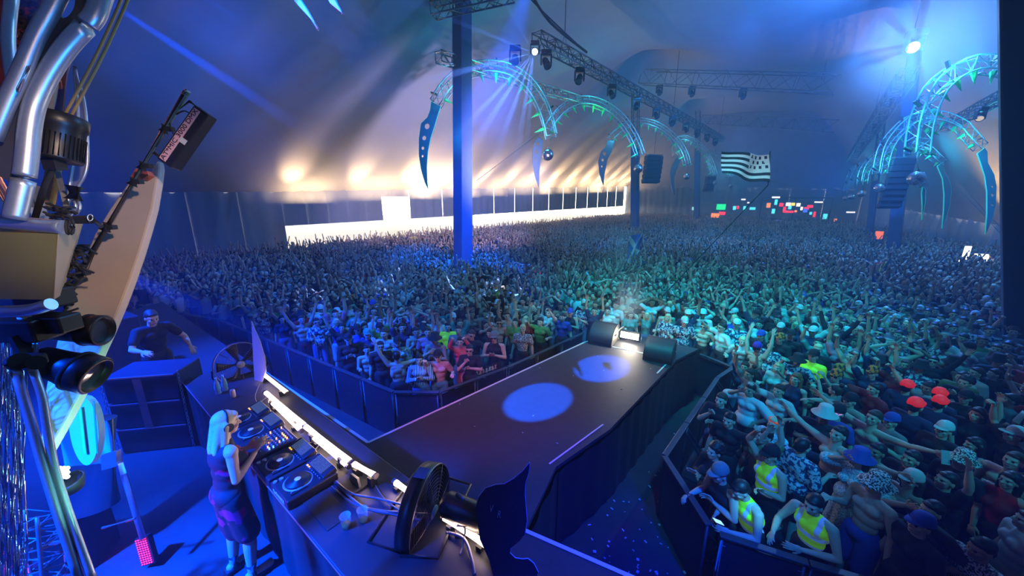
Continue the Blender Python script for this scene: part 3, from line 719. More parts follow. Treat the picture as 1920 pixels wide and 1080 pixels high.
def patterned(name, c1, c2, scale=30, kind='blotch'):
    if name in _mats: return _mats[name]
    m = bpy.data.materials.new(name); m.use_nodes = True; nt = m.node_tree; p = nt.nodes['Principled BSDF']; p.inputs['Roughness'].default_value = .8
    tc = nt.nodes.new('ShaderNodeTexCoord')
    if kind == 'stripe': t = nt.nodes.new('ShaderNodeTexWave'); t.bands_direction = 'X'; t.inputs['Distortion'].default_value = 1.0; out = 'Fac'
    elif kind == 'check': t = nt.nodes.new('ShaderNodeTexVoronoi'); out = 'Distance'
    else: t = nt.nodes.new('ShaderNodeTexNoise'); out = 'Fac'
    t.inputs['Scale'].default_value = scale; nt.links.new(tc.outputs['Object'], t.inputs['Vector'])
    cr_ = nt.nodes.new('ShaderNodeValToRGB'); e = cr_.color_ramp.elements; e[0].position = .47; e[1].position = .53; e[0].color = (*c1, 1); e[1].color = (*c2, 1)
    nt.links.new(t.outputs[out], cr_.inputs[0]); nt.links.new(cr_.outputs[0], p.inputs['Base Color']); _mats[name] = m; return m
PAT1 = patterned('shirt_pattern_blue', (.02, .04, .12), (.55, .62, .68), 22); PAT2 = patterned('cow_spots', (.02, .02, .02), (.7, .7, .7), 55); PAT3 = patterned('striped_shirt', (.02, .04, .2), (.6, .7, .85), 9, 'stripe')
CLO = [('black t-shirt', 'tee', BLK), ('white t-shirt', 'tee', WHT), ('navy t-shirt', 'tee', NAVY), ('grey t-shirt', 'tee', GRY), ('black vest top', 'tank', BLK), ('white vest top', 'tank', WHT), ('blue vest top', 'tank', BLUC),
       ('teal t-shirt', 'tee', TEALC), ('red t-shirt', 'tee', REDC), ('beige t-shirt', 'tee', BEI), ('black long-sleeved top', 'long', BLK), ('patterned loose shirt', 'loose', PAT1), ('pink t-shirt', 'tee', PNK), ('green t-shirt', 'tee', GRNC), ('bare chest', None, None)]
CLW = [14, 12, 8, 6, 6, 5, 3, 3, 3, 4, 4, 5, 2, 2, 18]
HEADW = [('short dark hair', 'short', H_BK, None, None, 14), ('short brown hair', 'short', H_BR, None, None, 12), ('long dark hair', 'long', H_BK, None, None, 7), ('long blond hair', 'long', H_BL, None, None, 6), ('short blond hair', 'short', H_BL, None, None, 3),
         ('curly hair', 'curly', H_BK, None, None, 4), ('hair bun', 'bun', H_BR, None, None, 3), ('black cap', 'short', H_BK, 'cap', BLK, 9), ('white cap', 'short', H_BR, 'cap', WHT, 5), ('blue cap', 'short', H_BR, 'cap', BLUC, 2), ('black bucket hat', 'short', H_BK, 'bucket', BLK, 5),
         ('white bucket hat', 'short', H_BR, 'bucket', WHT, 2), ('dark sunglasses', 'short', H_BK, 'sunglasses', M_black, 6), ('ginger hair', 'short', H_RD, None, None, 1), ('red headband', 'short', H_BK, 'headband', REDC, 1), ('spotted bucket hat', 'short', H_BK, 'bucket', PAT2, 1)]
PSH = ['both arms up', 'one fist raised', 'left arm up', 'arms hanging', 'clapping', 'arms folded', 'hands raised filming', 'hands behind head', 'pointing up', 'arms spread', 'forearm held out', 'shading the eyes', 'dancing, elbows bent', 'arms in a V', 'hand at mouth', 'arm stretched forward']
BOT = [('shorts', BLK), ('shorts', DENIM), ('jeans', BLK), ('jeans', DENIM), ('shorts', BEI), ('shorts', NAVY)]
def zone(px, py):
    row = 'low' if py > 900 else 'high' if py < 640 else ''
    if px < 480: return 'left, beyond the dark pit'
    if px < 700: return 'behind left pit fence' if py > 560 else 'further back left of nearest mast'
    if px < 860: return 'left of runway corner' if py > 600 else 'below the nearest mast'
    if px < 1000: return 'beside runway left edge' if py > 590 else 'further back beside runway'
    if px < 1110: return 'at runway far left corner'
    if px < 1290: return 'behind the blinding runway lamp'
    if px < 1400: return 'by the wedge speaker' if py < 720 else 'at the right pit fence'
    if px < 1560: return 'near the fluorescent green t-shirt' if py < 740 else 'above the fluorescent vest guards' if py < 900 else 'behind the fluorescent vest guards'
    if px < 1700: return 'near the orange caps' if py < 760 else 'around the blue bucket hat' if py < 890 else 'below the spotted bucket hat'
    if px < 1810: return 'beyond the red caps' if py < 720 else 'below the red caps' if py < 900 else 'around the raised phone'
    return 'before the huge black mast' if py < 700 else 'at right edge, middle height' if py < 860 else 'in dark bottom right corner'
def build_individuals(pts):
    r = random.Random(3); used = set(); n = 0
    for (X, Y, d, px, py) in sorted(pts, key=lambda p: p[2]):
        zn = zone(px, py)
        for tr in range(400):
            ci = r.choices(range(len(CLO)), CLW)[0]; hi = r.choices(range(len(HEADW)), [h[5] for h in HEADW])[0]; pi = pick(r, [(0, 10), (1, 9), (2, 5), (3, 14), (4, 7), (5, 5), (6, 6), (7, 3), (8, 8), (10, 8), (11, 4), (12, 8), (13, 6), (14, 4), (15, 3)])
            c = CLO[ci]; h = HEADW[hi]; fem = h[1] in ('long', 'bun')
            if fem and (c[1] is None or pi in (5, 7, 9, 14)): continue
            lab = '%s, %s, %s, %s' % ('bare-chested person' if c[1] is None else 'person in ' + c[0], h[0], PSH[pi], zn)
            if lab not in used: break
        used.add(lab); bt = r.choice(BOT)
        person((X, Y), face_cam(X, Y, r.gauss(0, .4)), pi, lab, r.choice((0, 0, 1, 1, 4, 2, 3)), fem, (c[1], c[2]) if c[1] else None, bt, (h[1], h[2]), (h[3], h[4]) if h[3] else None,
               scale=r.uniform(.92, 1.0) if fem else r.uniform(.97, 1.07), group='people in the crowd nearest the stage')
        n += 1
    print('INDIVIDUALS', n)
# ------------------------------------------------------------------ stage deck, runway
DZ = 1.4
A0 = G(500, 700, DZ); A1 = G(690, 830, DZ); B0 = G(985, 995, DZ); B1 = G(1180, 1080, DZ)
r0 = A1; r1 = G(1100, 640, DZ); e1 = G(1257, 673, DZ); q0 = G(1030, 870, DZ)
fd = (A1 - A0).normalized(); rd = (r1 - r0).normalized(); ed = (e1 - r1).normalized()
left_end = A0 - fd * 9; end_l = r1 + rd * 1.15; end_r = e1 + rd * 1.0 + ed * .25; end_l2 = end_l - ed * .3
rb = B0 + (B0 - B1).normalized() * .25
right_end = B0 + (B1 - B0).normalized() * 7
deck = [left_end, A0, A1, r1, end_l2, end_r, e1 + ed * .12, G(1130, 800, DZ) + ed * .12, q0 + ed * .1, B0, B1, right_end, Vector((3, -8, DZ)), Vector((-14, -8, DZ))]
o2 = [Vector((p.x, p.y, DZ - .03)) for p in deck]
mb = MB(); mb.prism(o2, (0, 0, 1), .06); struct('floor_stage_deck', mb, M_deck)
mb = MB(); k = len(deck)
for i in range(k):
    a, b = deck[i], deck[(i + 1) % k]; d = (b - a); d.z = 0; L = d.length; d.normalize(); n = max(2, int(L / .12)); nr = Vector((d.y, -d.x, 0)); vs = []
    for j in range(n + 1):
        p = a + d * (L * j / n) + nr * (-.04 + .018 * math.sin(j * 1.7))
        vs += [(p.x, p.y, 0), (p.x, p.y, DZ - .06)]
    mb._add(vs, [(2 * j, 2 * j + 2, 2 * j + 3, 2 * j + 1) for j in range(n)], True)
struct('trim_stage_skirt', mb, M_skirt)
def tape(a, b, w_=.045, lab=''):
    mb = MB(); z = Vector((0, 0, .003)); mb.bar(a + z, b + z, w_, .004); o = mb.build('floor_tape', M_tape); tag(o, lab, 'tape', 'white edge tape on the stage'); return o
tape(A0 - fd * .6, A1, .045, 'long white tape line along the stage front behind the light tubes')
tape(r0, r1, .045, 'white tape line along the left edge of the runway')
tape(r1, e1, .045, 'white tape line across the far end of the runway')
tape(q0, G(1131, 796, DZ), .025, 'thin white tape stretch on the near right edge of the runway')
tape(G(1232, 700, DZ), G(1254, 678, DZ), .03, 'short white tape at the far right corner of the runway')
tape(B0, B1 + (B1 - B0) * .2, .045, 'white tape line on the stage front right of the black flame panel')
# ------------------------------------------------------------------ trusses, arches, lamps in the roof
M_spike = mat('spike_green', (.02, .45, .12), .35, var=.2); M_fin = mat('fin_dark', (.02, .05, .04), .5); M_claw = mat('claw_acrylic', (.12, .34, .40), .25, spec=.8, var=.15)
M_arch = mat('arch_alu', (.45, .62, .68), .35, .45, scale=20, var=.1)
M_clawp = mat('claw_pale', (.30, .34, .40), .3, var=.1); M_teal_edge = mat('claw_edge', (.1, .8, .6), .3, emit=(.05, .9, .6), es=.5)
M_lamp_w = mat('lamp_white', (1, 1, 1), .3, emit=(1, .95, .9), es=30); M_lens = mat('lens_glass', (.05, .06, .08), .08, spec=1)
def box_truss(mb, pts, wd, hgt, rc=.03, rb=.018, step=None, side=None, nn=4, lace=True):
    """box truss along points; side gives the sideways direction"""
    P = [Vector(p) for p in pts]; n = len(P); rows = []
    for i, p in enumerate(P):
        d = (P[min(i + 1, n - 1)] - P[max(i - 1, 0)]).normalized(); s_ = Vector(side) if side is not None else d.cross(Vector((0, 0, 1)))
        s_ = (s_ - d * s_.dot(d)).normalized(); u = s_.cross(d).normalized()
        rows.append([p + s_ * (a * wd / 2) + u * (b * hgt / 2) for a, b in ((-1, -1), (1, -1), (1, 1), (-1, 1))])
    for c in range(4): mb.tube([r[c] for r in rows], rc, nn + 1)
    if lace:
        for i in range(n - 1):
            for c in range(4):
                e = (c + 1) % 4; a, b = (rows[i][c], rows[i + 1][e]) if i % 2 else (rows[i][e], rows[i + 1][c])
                mb.tube([a, b], rb, 3, False)
                if i % 2 == 0: mb.tube([rows[i][c], rows[i][e]], rb, 3, False)
def resample(pts, step):
    out = [pts[0]]; acc = 0
    for i in range(len(pts) - 1):
        a, b = pts[i], pts[i + 1]; L = (b - a).length; t = step - acc
        while t <= L: out.append(a.lerp(b, t / L)); t += step
        acc = (acc + L) % step if L else acc
    out.append(pts[-1]); return out
def moving_head(loc, aim, size, label, group='moving head lamps on the trusses', lit=None, up=(0, 0, 1)):
    t = empty('moving_head_lamp', loc, label=label, cat='stage lamp', group=group); s_ = size
    aim = (Vector(aim) - Vector(loc)).normalized(); x, y, d = frame_from(aim)
    b = MB(); b.box((0, 0, .02 * s_), (.34 * s_, .26 * s_, .13 * s_), bev=.02 * s_); b.build('base', M_black, t)
    b = MB()
    for sx in (-1, 1): b.box((.17 * s_ * sx, 0, -.2 * s_), (.05 * s_, .14 * s_, .36 * s_), bev=.015 * s_)
    b.box((0, 0, -.06 * s_), (.38 * s_, .14 * s_, .05 * s_)); b.build('yoke', M_black, t)
    c = Vector((0, 0, -.28 * s_)); b = MB(); b.lathe([(.001, -.17 * s_), (.08 * s_, -.17 * s_), (.115 * s_, -.08 * s_), (.115 * s_, .05 * s_), (.13 * s_, .1 * s_), (.13 * s_, .19 * s_), (.11 * s_, .19 * s_), (.11 * s_, .16 * s_)], c, aim, 20); hd = b.build('lamp_head', M_black, t)
    b = MB(); b.lathe([(.0005, .165 * s_), (.11 * s_, .16 * s_)], c, aim, 20); b.build('lens', lit or M_lens, hd)
    return t
# straight trusses: pixel and depth of both ends
TR = [((1006, 72, 17.2), (1356, 262, 47), .55, .55, 'dark lighting truss running from the blue starburst lamp towards the far end'),
      ((822, 106, 18.6), (1100, 192, 30), .5, .5, 'lighter truss passing behind the first lit arch'),
      ((812, 20, 17.5), (962, -14, 16.5), .6, .55, 'short truss behind the top of the nearest mast'),
      ((1205, 145, 39), (1570, 158, 29), 1.2, 1.3, 'deep dark truss across the tent at the second mast'),
      ((1322, 224, 56), (1560, 236, 38), 1.2, 1.2, 'far cross truss above the striped flag'),
      ((1702, 140, 20.5), (1598, 296, 42), .8, .8, 'dark truss of the right row, left of the bright spotlight'),
      ((1905, 168, 17), (1765, 242, 25), .5, .5, 'dim truss behind the right hand lit arch')]
for a, b, w_, h_, lab in TR:
    A, B = D(*a), D(*b); n = max(8, int((B - A).length / (w_ * 1.1))); mb = MB(); box_truss(mb, [A.lerp(B, i / n) for i in range(n + 1)], w_, h_, .045, .028)
    o = mb.build('truss', M_dalu if 'light' not in lab.split()[0] else M_alu); tag(o, lab, 'truss')
    g_ = MB()     # hanging chains up to the roof
for a, b, tn_ in (((1006, 72, 17.2), (1356, 262, 47), 'the dark truss from the blue starburst lamp'), ((812, 20, 17.5), (962, -14, 16.5), 'the short truss behind the nearest mast'), ((1205, 145, 39), (1570, 158, 29), 'the deep cross truss'), ((1702, 140, 20.5), (1598, 296, 42), 'the dim right hand truss')):
    A, B = D(*a), D(*b)
    for t_, en_ in ((.06, 'near end'), (.5, 'middle'), (.94, 'far end')):
        p = A.lerp(B, t_); mb = MB(); top = roof_at(p.x, p.y)
        if top - p.z < .6: continue
        mb.tube([p + Vector((.15, 0, .25)), (p.x, p.y, p.z + .9), (p.x, p.y, top - .15)], .018, 5); mb.tube([p + Vector((-.15, 0, .25)), (p.x, p.y, p.z + .9)], .018, 5)
        tag(mb.build('hanging_chain', M_blackm), 'dark chain at the %s of %s' % (en_, tn_), 'chain', 'chains that hold the roof trusses')
A, B = D(1006, 72, 17.2), D(1356, 262, 47)
mh = [.02, .10, .2, .3, .4, .5, .6, .7, .8, .9]
for k, t_ in enumerate(mh):
    p = A.lerp(B, t_) + Vector((0, 0, -.42)); moving_head(p, p + Vector((-.5 if k % 2 else .6, -1.0, -1.6)), 1.5, 'black moving head lamp, number %s along the dark truss counted from the blue starburst' % ['one', 'two', 'three', 'four', 'five', 'six', 'seven', 'eight', 'nine', 'ten'][k])
A, B = D(1702, 140, 24.5), D(1598, 296, 50)
for k, t_ in enumerate((.1, .35, .6)):
    p = A.lerp(B, t_) + Vector((0, 0, -.62)); moving_head(p, p + Vector((-.6, -1, -1.5)), 1.5, ['nearest', 'middle', 'farthest'][k] + ' black lamp under the dim right hand truss')
A, B = D(1205, 145, 39), D(1570, 158, 35)
for k, t_ in enumerate((.1, .28, .55)):
    p = A.lerp(B, t_) + Vector((0, 0, -.85)); moving_head(p, p + Vector((0, -1, -1.5)), 1.8, ['left', 'middle', 'right'][k] + ' of three dark lamps hanging under the deep cross truss')
M_glow_b = mat('lamp_blue_glow', (1, 1, 1), .3, emit=(.45, .55, 1), es=900); M_glow_w = mat('lamp_bright_glow', (1, 1, 1), .3, emit=(.55, .75, 1), es=1500)
moving_head(D(1003, 82, 16.4), D(990, 130, 0), 1.15, 'moving head lamp bursting with blue-white rays beside the nearest mast', lit=M_glow_b)
moving_head(D(966, 92, 17), D(950, 200, 14), 1.5, 'dark moving head hanging left of the blue starburst lamp')
moving_head(D(1718, 64, 17.3), CP, 2.0, 'dazzling white-blue spotlight high on the right', lit=M_glow_w)
moving_head(D(1208, 70, 39), D(1208, 300, 39), 3.4, 'bright white lamp at the top of the second mast', lit=mat('lamp_cool', (1, 1, 1), .3, emit=(.8, .85, 1), es=60))
light('mast_lamp', 'SPOT', D(1208, 88, 38.7), 6000, (.8, .85, 1), D(1206, 400, 38.7), .1, 14, .6)
moving_head(D(1841, 205, 16), D(1850, 400, 12), 1.1, 'black lamp with a pale rim hanging below the right arch', lit=mat('lamp_amber', (1, .8, .5), .3, emit=(1, .75, .45), es=1))
# roof ring at the second mast
b = MB(); b.tube(cr([D(1222, 72, 40), D(1262, 65, 41), D(1300, 64, 42), D(1338, 72, 43)], 6), [.01] + [.06] * 17 + [.01], 8); tag(b.build('roof_vent', mat('vent_warm', (1, .8, .6), .5, emit=(1, .62, .38), es=1.3)), 'thin warm line of light at the roof vent right of the second mast', 'roof vent')
light('vent_light', 'SPOT', D(1280, 84, 41), 2500, (1, .6, .35), D(1290, -40, 41), .3, 110, 1)
# ---- the curved claw arches
def claw(P, side_m, scale, dep, name_m):
    """P: pixel outline left and right edges from the top to the tip; returns prism in the picture-parallel plane at that depth"""
    pass
def arch(idx, path, dep, wd, ball, ball_r, claw_px, lab, claw_mat, lit=(0.0, 1.0)):
    t = empty('claw_arch', D(path[0][0], path[0][1], dep), label=lab, cat='arch truss', group='lit claw arches under the roof'); inv = t.location.copy()
    P = cr([D(x, y, dep) for x, y in path], 8); P = resample(P, wd * .8)
    P = [p - inv for p in P]; side = F_
    mb = MB(); box_truss(mb, P, wd * .8, wd, .035 * wd / .55, .02 * wd / .55, side=side, nn=4); mb.build('curved_truss', M_arch, t)
    cen = sum(P, Vector()) / len(P) - U_ * 1.6
    n = len(P); k = 0
    for i in range(1, n - 1, 2):
        d = (P[i + 1] - P[i - 1]).normalized(); inw = side.cross(d).normalized()
        if inw.dot(cen - P[i]) < 0: inw = -inw
        L = wd * (1.0 if i % 4 else 1.35); b = P[i] + inw * wd * .5
        s_ = MB(); s_.lathe([(.0005, L), (wd * .2, 0), (.0005, -.01)], b, inw + d * .15, 6, False); s_.build('spike', M_spike, t)
        if i % 4 == 1:
            s_ = MB(); s_.bar(P[i] - inw * wd * .95 - d * .1, P[i] - inw * wd * .4, wd * .12, wd * .22, F_); s_.build('fin', M_fin, t)
    if claw_px:
        q = [D(x, y, dep) - inv for x, y in claw_px[0]]; hl = []
        for (hx, hy, hr) in claw_px[1]: hl.append([D(hx + hr * math.cos(a), hy + hr * 1.25 * math.sin(a), dep) - inv for a in [2 * math.pi * i / 14 for i in range(14)]])
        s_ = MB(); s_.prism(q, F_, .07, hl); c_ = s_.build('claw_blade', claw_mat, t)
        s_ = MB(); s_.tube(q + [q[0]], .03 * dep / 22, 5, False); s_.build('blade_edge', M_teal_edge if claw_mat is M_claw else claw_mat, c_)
    if ball:
        bc = D(ball[0], ball[1], dep); e = P[-1] + inv
        bt = empty('mirror_ball', bc, label='mirror ball hanging from the inner end of the ' + ('nearest left arch', 'second left arch', 'third left arch', 'fourth left arch', 'farthest left arch', 'largest right arch', 'second right arch', 'third right arch', 'fourth right arch', 'farthest right arch')[idx], cat='mirror ball', group='mirror balls under the arches')
        bm = bmesh.new(); bmesh.ops.create_uvsphere(bm, u_segments=28, v_segments=16, radius=ball_r); me = bpy.data.meshes.new('ball'); bm.to_mesh(me); bm.free(); me.materials.append(M_mirror); link_mesh('ball', me, bt)
        s_ = MB(); s_.cyl((0, 0, ball_r * .95), (0, 0, ball_r * 1.15), ball_r * .14, 10); s_.build('cap', M_dalu, bt)
        s_ = MB(); s_.tube([(0, 0, ball_r * 1.1), e - bc], .012, 4); s_.build('wire', M_dalu, bt)
    return t
M_mirror = mat('mirror_tiles', (.8, .85, .9), .16, 1.0, scale=40, var=.25)
ar = [
 ([(817, 195), (832, 172), (846, 155), (868, 138), (905, 127), (950, 132), (985, 152), (1010, 185), (1025, 220), (1034, 256)], 21, .62, (1027, 290), .34,
  ([(809, 191), (826, 200), (821, 215), (815, 235), (807, 260), (802, 285), (800, 312), (801, 340), (802.5, 355), (797, 342), (790, 317), (786, 290), (786, 260), (790, 232), (802, 220), (807, 207)], [(801, 237, 4.6), (795.5, 259, 3.6), (793, 278, 2.6), (792.5, 293, 1.9)]), 'nearest left arch, next to the nearest mast', M_claw),
 ([(1020, 252), (1046, 214), (1074, 194), (1105, 190), (1140, 203), (1170, 230), (1190, 262), (1201, 292)], 29, .6, (1197, 316), .36,
  ([(1009, 258), (1018, 262), (1014, 290), (1011, 320), (1010, 352), (1003, 330), (999, 305), (999, 280), (1003, 266)], [(1008, 270, 3.2), (1006, 285, 2.6), (1004.5, 300, 1.8)]), 'second left arch, ending at the second mast', M_clawp),
 ([(1142, 262), (1160, 245), (1188, 229), (1216, 230), (1243, 242), (1265, 261), (1281, 284), (1290, 312)], 42, .62, (1288, 331), .38,
  ([(1140, 264), (1152, 262), (1147, 282), (1138, 300), (1133, 325), (1131, 348), (1125, 328), (1122, 305), (1127, 285), (1136, 276)], [(1133, 288, 3), (1130, 300, 2.3), (1128.5, 312, 1.6)]), 'third left arch, behind the black speaker array', M_clawp),
 ([(1270, 296), (1262, 275), (1275, 259), (1298, 264), (1318, 280), (1331, 302), (1340, 330)], 54, .62, (1339, 343), .42,
  ([(1269, 296), (1276, 300), (1268, 320), (1263, 335), (1265, 366), (1258, 345), (1256, 325), (1261, 308)], []), 'fourth left arch, left of the striped flag', M_clawp),
 ([(1318, 290), (1330, 283), (1350, 292), (1364, 308), (1371, 332)], 64, .6, (1370, 349), .42, None, 'fifth and farthest left arch, partly behind the striped flag', M_clawp),
 ([(1960, 160), (1925, 138), (1877, 124), (1838, 120), (1806, 127), (1778, 143), (1753, 168), (1736, 203), (1725, 240), (1719, 292)], 15, .58, (1718, 334), .29, None, 'largest right arch, its far end hidden by the black mast', M_claw),
 ([(1838, 276), (1813, 249), (1803, 237), (1771, 222), (1736, 217), (1708, 224), (1680, 249), (1662, 274), (1654, 300), (1650, 326)], 21, .5, (1650, 352), .27,
  ([(1832, 288), (1845, 278), (1850, 284), (1851, 305), (1863, 328), (1867, 350), (1866, 380), (1860, 410), (1847, 439), (1850, 400), (1850, 360), (1846, 330), (1838, 305)], [(1860, 366, 3.0), (1859.5, 384, 2.5), (1860, 350, 2.4)]), 'second right arch with the long claw pointing to the warm wall light', M_claw),
 ([(1768, 306), (1752, 294), (1738, 281), (1705, 272), (1668, 278), (1640, 296), (1622, 318), (1616, 345)], 28, .48, (1616, 363), .27,
  ([(1757, 312), (1768, 304), (1770, 322), (1779, 338), (1783, 355), (1780, 385), (1773, 410), (1766, 428), (1769, 395), (1770, 365), (1767, 335)], []), 'third right arch behind the mast under the spotlight', M_claw),
 ([(1735, 352), (1700, 318), (1660, 300), (1625, 303), (1607, 322), (1598, 352)], 31, .40, (1597, 369), .25,
  ([(1730, 350), (1735, 356), (1734, 380), (1728, 412), (1729, 385), (1728, 362)], []), 'fourth right arch near the small mirror balls', M_claw),
 ([(1640, 318), (1612, 310), (1596, 325), (1587, 358)], 35, .36, (1585, 372), .22, None, 'fifth and farthest right arch', M_claw)]
for k, a in enumerate(ar):
    arch(k, *a)
# small lamps clamped to the arches that light them
for (px, py, dep, e_) in ((1028, 225, 20.2, 420), (950, 118, 20.2, 200), (838, 160, 20.3, 160), (838, 250, 18.5, 260), (1000, 150, 20.0, 140), (1195, 270, 28.0, 420), (1110, 180, 28.0, 260), (1045, 215, 28.0, 200), (1285, 285, 41.0, 600), (1230, 230, 41.0, 400), (1155, 250, 41.0, 300), (1336, 310, 53.0, 700), (1290, 258, 53.0, 500), (1368, 320, 63.0, 500),
                          (1712, 260, 14.5, 420), (1828, 105, 14.5, 420), (1730, 205, 14.5, 200), (1770, 125, 14.5, 160), (1650, 305, 20.5, 420), (1828, 255, 20.5, 420), (1740, 210, 20.5, 200), (1850, 330, 19.0, 160), (1618, 320, 27.4, 500), (1752, 285, 27.4, 400), (1600, 330, 35.7, 600), (1588, 335, 42.8, 700)):
    light('arch_lamp', 'POINT', D(px, py, dep), e_ * .45, (.04, .62, 1.0), size=.06)
for (px, py, dep, e_) in ((1800, 132, 14.7, 60), (930, 142, 20.5, 60), (1120, 202, 28.4, 90), (1014, 250, 20.4, 40), (1810, 256, 20.7, 60)):
    light('arch_lamp_green', 'POINT', D(px, py, dep), e_, (.05, 1, .1), size=.05)
# ropes and guy ladders
def rope(pts, r_, lab, m=None, nm='guy_rope'):
    mb = MB(); mb.tube(cr(pts, 6) if len(pts) > 2 else pts, r_, 6); return tag(mb.build(nm, m or M_blackm), lab, 'rope')
rope([D(986, -30, 15), D(1030, 40, 16.5), D(1100, 98, 19)], .06, 'thick black cable bundle dropping to the dark truss')
rope([D(960, -40, 15), D(1016, 20, 16), D(1092, 92, 19)], .03, 'thin cable beside the thick bundle over the dark truss')
def ladder(a, b, lab):
    A, B = D(*a), D(*b); n = 60; mb = MB(); s_ = Vector((.1, 0, .06))
    mb.tube([A - s_, B - s_], .022, 4); mb.tube([A + s_, B + s_], .022, 4)
    for i in range(n): p = A.lerp(B, (i + .5) / n); q = A.lerp(B, (i + 1) / n); mb.tube([p - s_, q + s_], .014, 3)
    tag(mb.build('guy_line', M_alu), lab, 'guy line', 'guy lines of the tent')
ladder((690, 120, 27), (543, 345, 26), 'laced guy line slanting down to the left end of the bright opening')
ladder((1008, 252, 34), (895, 338, 36), 'laced guy line between the nearest mast and the second pale claw')
ladder((1795, 345, 24), (1885, 442, 21), 'laced guy line slanting past the right claw to the warm wall light')
# speaker arrays
def speaker_array(px, py, dep, w_, h_, n, lab, yaw=.3):
    c = D(px, py, dep); t = empty('speaker_array', c, (0, 0, yaw), lab, 'speaker', 'hanging speaker arrays')
    for i in range(n):
        z = h_ / 2 - h_ * (i + .5) / n; b = MB(); b.box((0, .007 * i * i, z), (w_, .5, h_ / n * .94), (R(-2.5 * i), 0, 0), bev=.03); b.build('speaker_box', M_blackm, t)
    b = MB(); b.box((0, 0, h_ / 2 + .08), (w_ * .9, .5, .08)); b.tube([(0, 0, h_ / 2 + .1), (0, 0, h_ / 2 + 2.2)], .02, 5); b.build('rigging_frame', M_dalu, t)
speaker_array(1224, 318, 36, 1.9, 2.6, 6, 'large black speaker array beside the second mast')
speaker_array(1331, 345, 54, 1.6, 2.2, 6, 'smaller speaker array hanging beside the third mast')
speaker_array(1682, 345, 20.6, .95, 2.7, 8, 'tall dark speaker array left of the mast under the spotlight', -.5)
# small signs and lamps on the walls
def sign(px, py, dep, w_, h_, c, es, lab, nm='exit_sign'):
    t = empty(nm, D(px, py, dep), (0, 0, .5 if px < 1300 else -.6), lab, 'sign')
    b = MB(); b.box((0, .03, 0), (w_ * 1.08, .06, h_ * 1.1)); b.build('housing', M_dalu, t)
    b = MB(); b.box((0, -.01, 0), (w_, .03, h_)); b.build('lit_face', mat('sign_%d' % int(px), c, .4, emit=c, es=es), t)
sign(660, 367, 31, .36, .14, (.9, 1, 1), 3, 'small white exit lamp on the canvas left of the tall opening')
sign(943, 357, 47, .5, .2, (.9, 1, 1), 3, 'small white exit lamp on the canvas right of the nearest mast')
sign(1302, 391, 58, .7, .5, (.4, .9, 1), 1.5, 'small cyan sign beside the third mast')
sign(1680, 433, 24, .45, .3, (.1, .8, 1), 1.2, 'small cyan sign beside the mast under the spotlight')
sign(1648, 441, 30, .5, .65, (1, .18, .04), 1.6, 'orange-red lit sign between the two right masts', 'lit_sign')
sign(1883, 478, 20, .22, .75, (1, .02, .02), 1.2, 'red lit sign beside the black mast', 'lit_sign')
for k, (px, py, w_, h_, lab) in enumerate(((1812, 474, .25, .75, 'narrow white lit doorway slot in the right wall'), (1838, 487, .55, .65, 'brightest white doorway light low on the right wall'), (1799, 487, .12, .3, 'small white light at the foot of the right wall'), (1879, 492, .12, .3, 'small white light under the red sign'))):
    sign(px, py, 20.5, w_, h_, (1, .93, .95), 9, lab, 'doorway_light')
# far bar at the end of the tent: platform, roof frame, lamps
bar = empty('bar_stand', D(1485, 410, 57), (0, 0, R(-42)), 'raised bar stand with coloured lamps at the far end of the tent', 'bar')
b = MB(); b.box((0, 0, -.9), (9.5, 3, 1.6), bev=.05); b.build('counter', M_blackm, bar)
b = MB()
for sx in (-1, 0, 1): b.tube([(sx * 4.4, 0, -.2), (sx * 4.4, 0, 3.2)], .07, 6)
b.tube([(-4.4, 0, 3.2), (4.4, 0, 3.2)], .09, 6); b.build('roof_frame', M_dalu, bar)
b = MB(); b.box((-1.2, -1.55, -.25), (1.5, .06, .1)); b.build('counter_light', mat('violet_strip', (.2, .2, 1), .4, emit=(.15, .2, 1), es=2), bar)
LC = {'g': (.02, .8, .25), 'o': (1, .25, .05), 'r': (1, .03, .05), 'c': (.1, .8, 1), 'w': (1, .95, .95), 'y': (1, .75, .1), 'b': (.05, .15, 1)}
LN = {'g': 'green', 'o': 'orange', 'r': 'red', 'c': 'cyan', 'w': 'white', 'y': 'yellow', 'b': 'blue'}
bl = [(1352, 388, 'g', 1.3, .9), (1341, 404, 'o', 1.2, .7), (1354, 400, 'r', .9, .5), (1377, 390, 'c', .4, .6), (1383, 389, 'r', .4, .5), (1396, 390, 'c', .35, .6), (1394, 374, 'w', .6, .22), (1403, 380, 'w', .3, .2), (1411, 391, 'c', .8, .4), (1441, 385, 'o', .5, .7), (1455, 370, 'w', 1, .25),
      (1455, 379, 'c', .35, .8), (1450, 396, 'c', .4, .7), (1465, 384, 'r', .5, .5), (1478, 383, 'w', .6, .5), (1486, 383, 'y', .6, .45), (1497, 384, 'w', .5, .5), (1471, 392, 'r', .35, .7), (1478, 397, 'r', 1.3, .3), (1481, 389, 'c', .4, .5), (1503, 391, 'w', .3, .5), (1519, 387, 'r', .7, .4),
      (1512, 391, 'r', .6, .4), (1510, 395, 'b', .5, .5), (1527, 402, 'r', .3, .8), (1535, 379, 'w', 1, .2), (1547, 406, 'c', .5, .8), (1565, 416, 'o', .5, .9), (1586, 422, 'r', .7, .7), (1597, 425, 'w', .3, .5), (1604, 423, 'c', .5, .7), (1595, 398, 'w', 1, .2), (1520, 400, 'c', .3, .4), (1492, 396, 'o', .3, .3)]
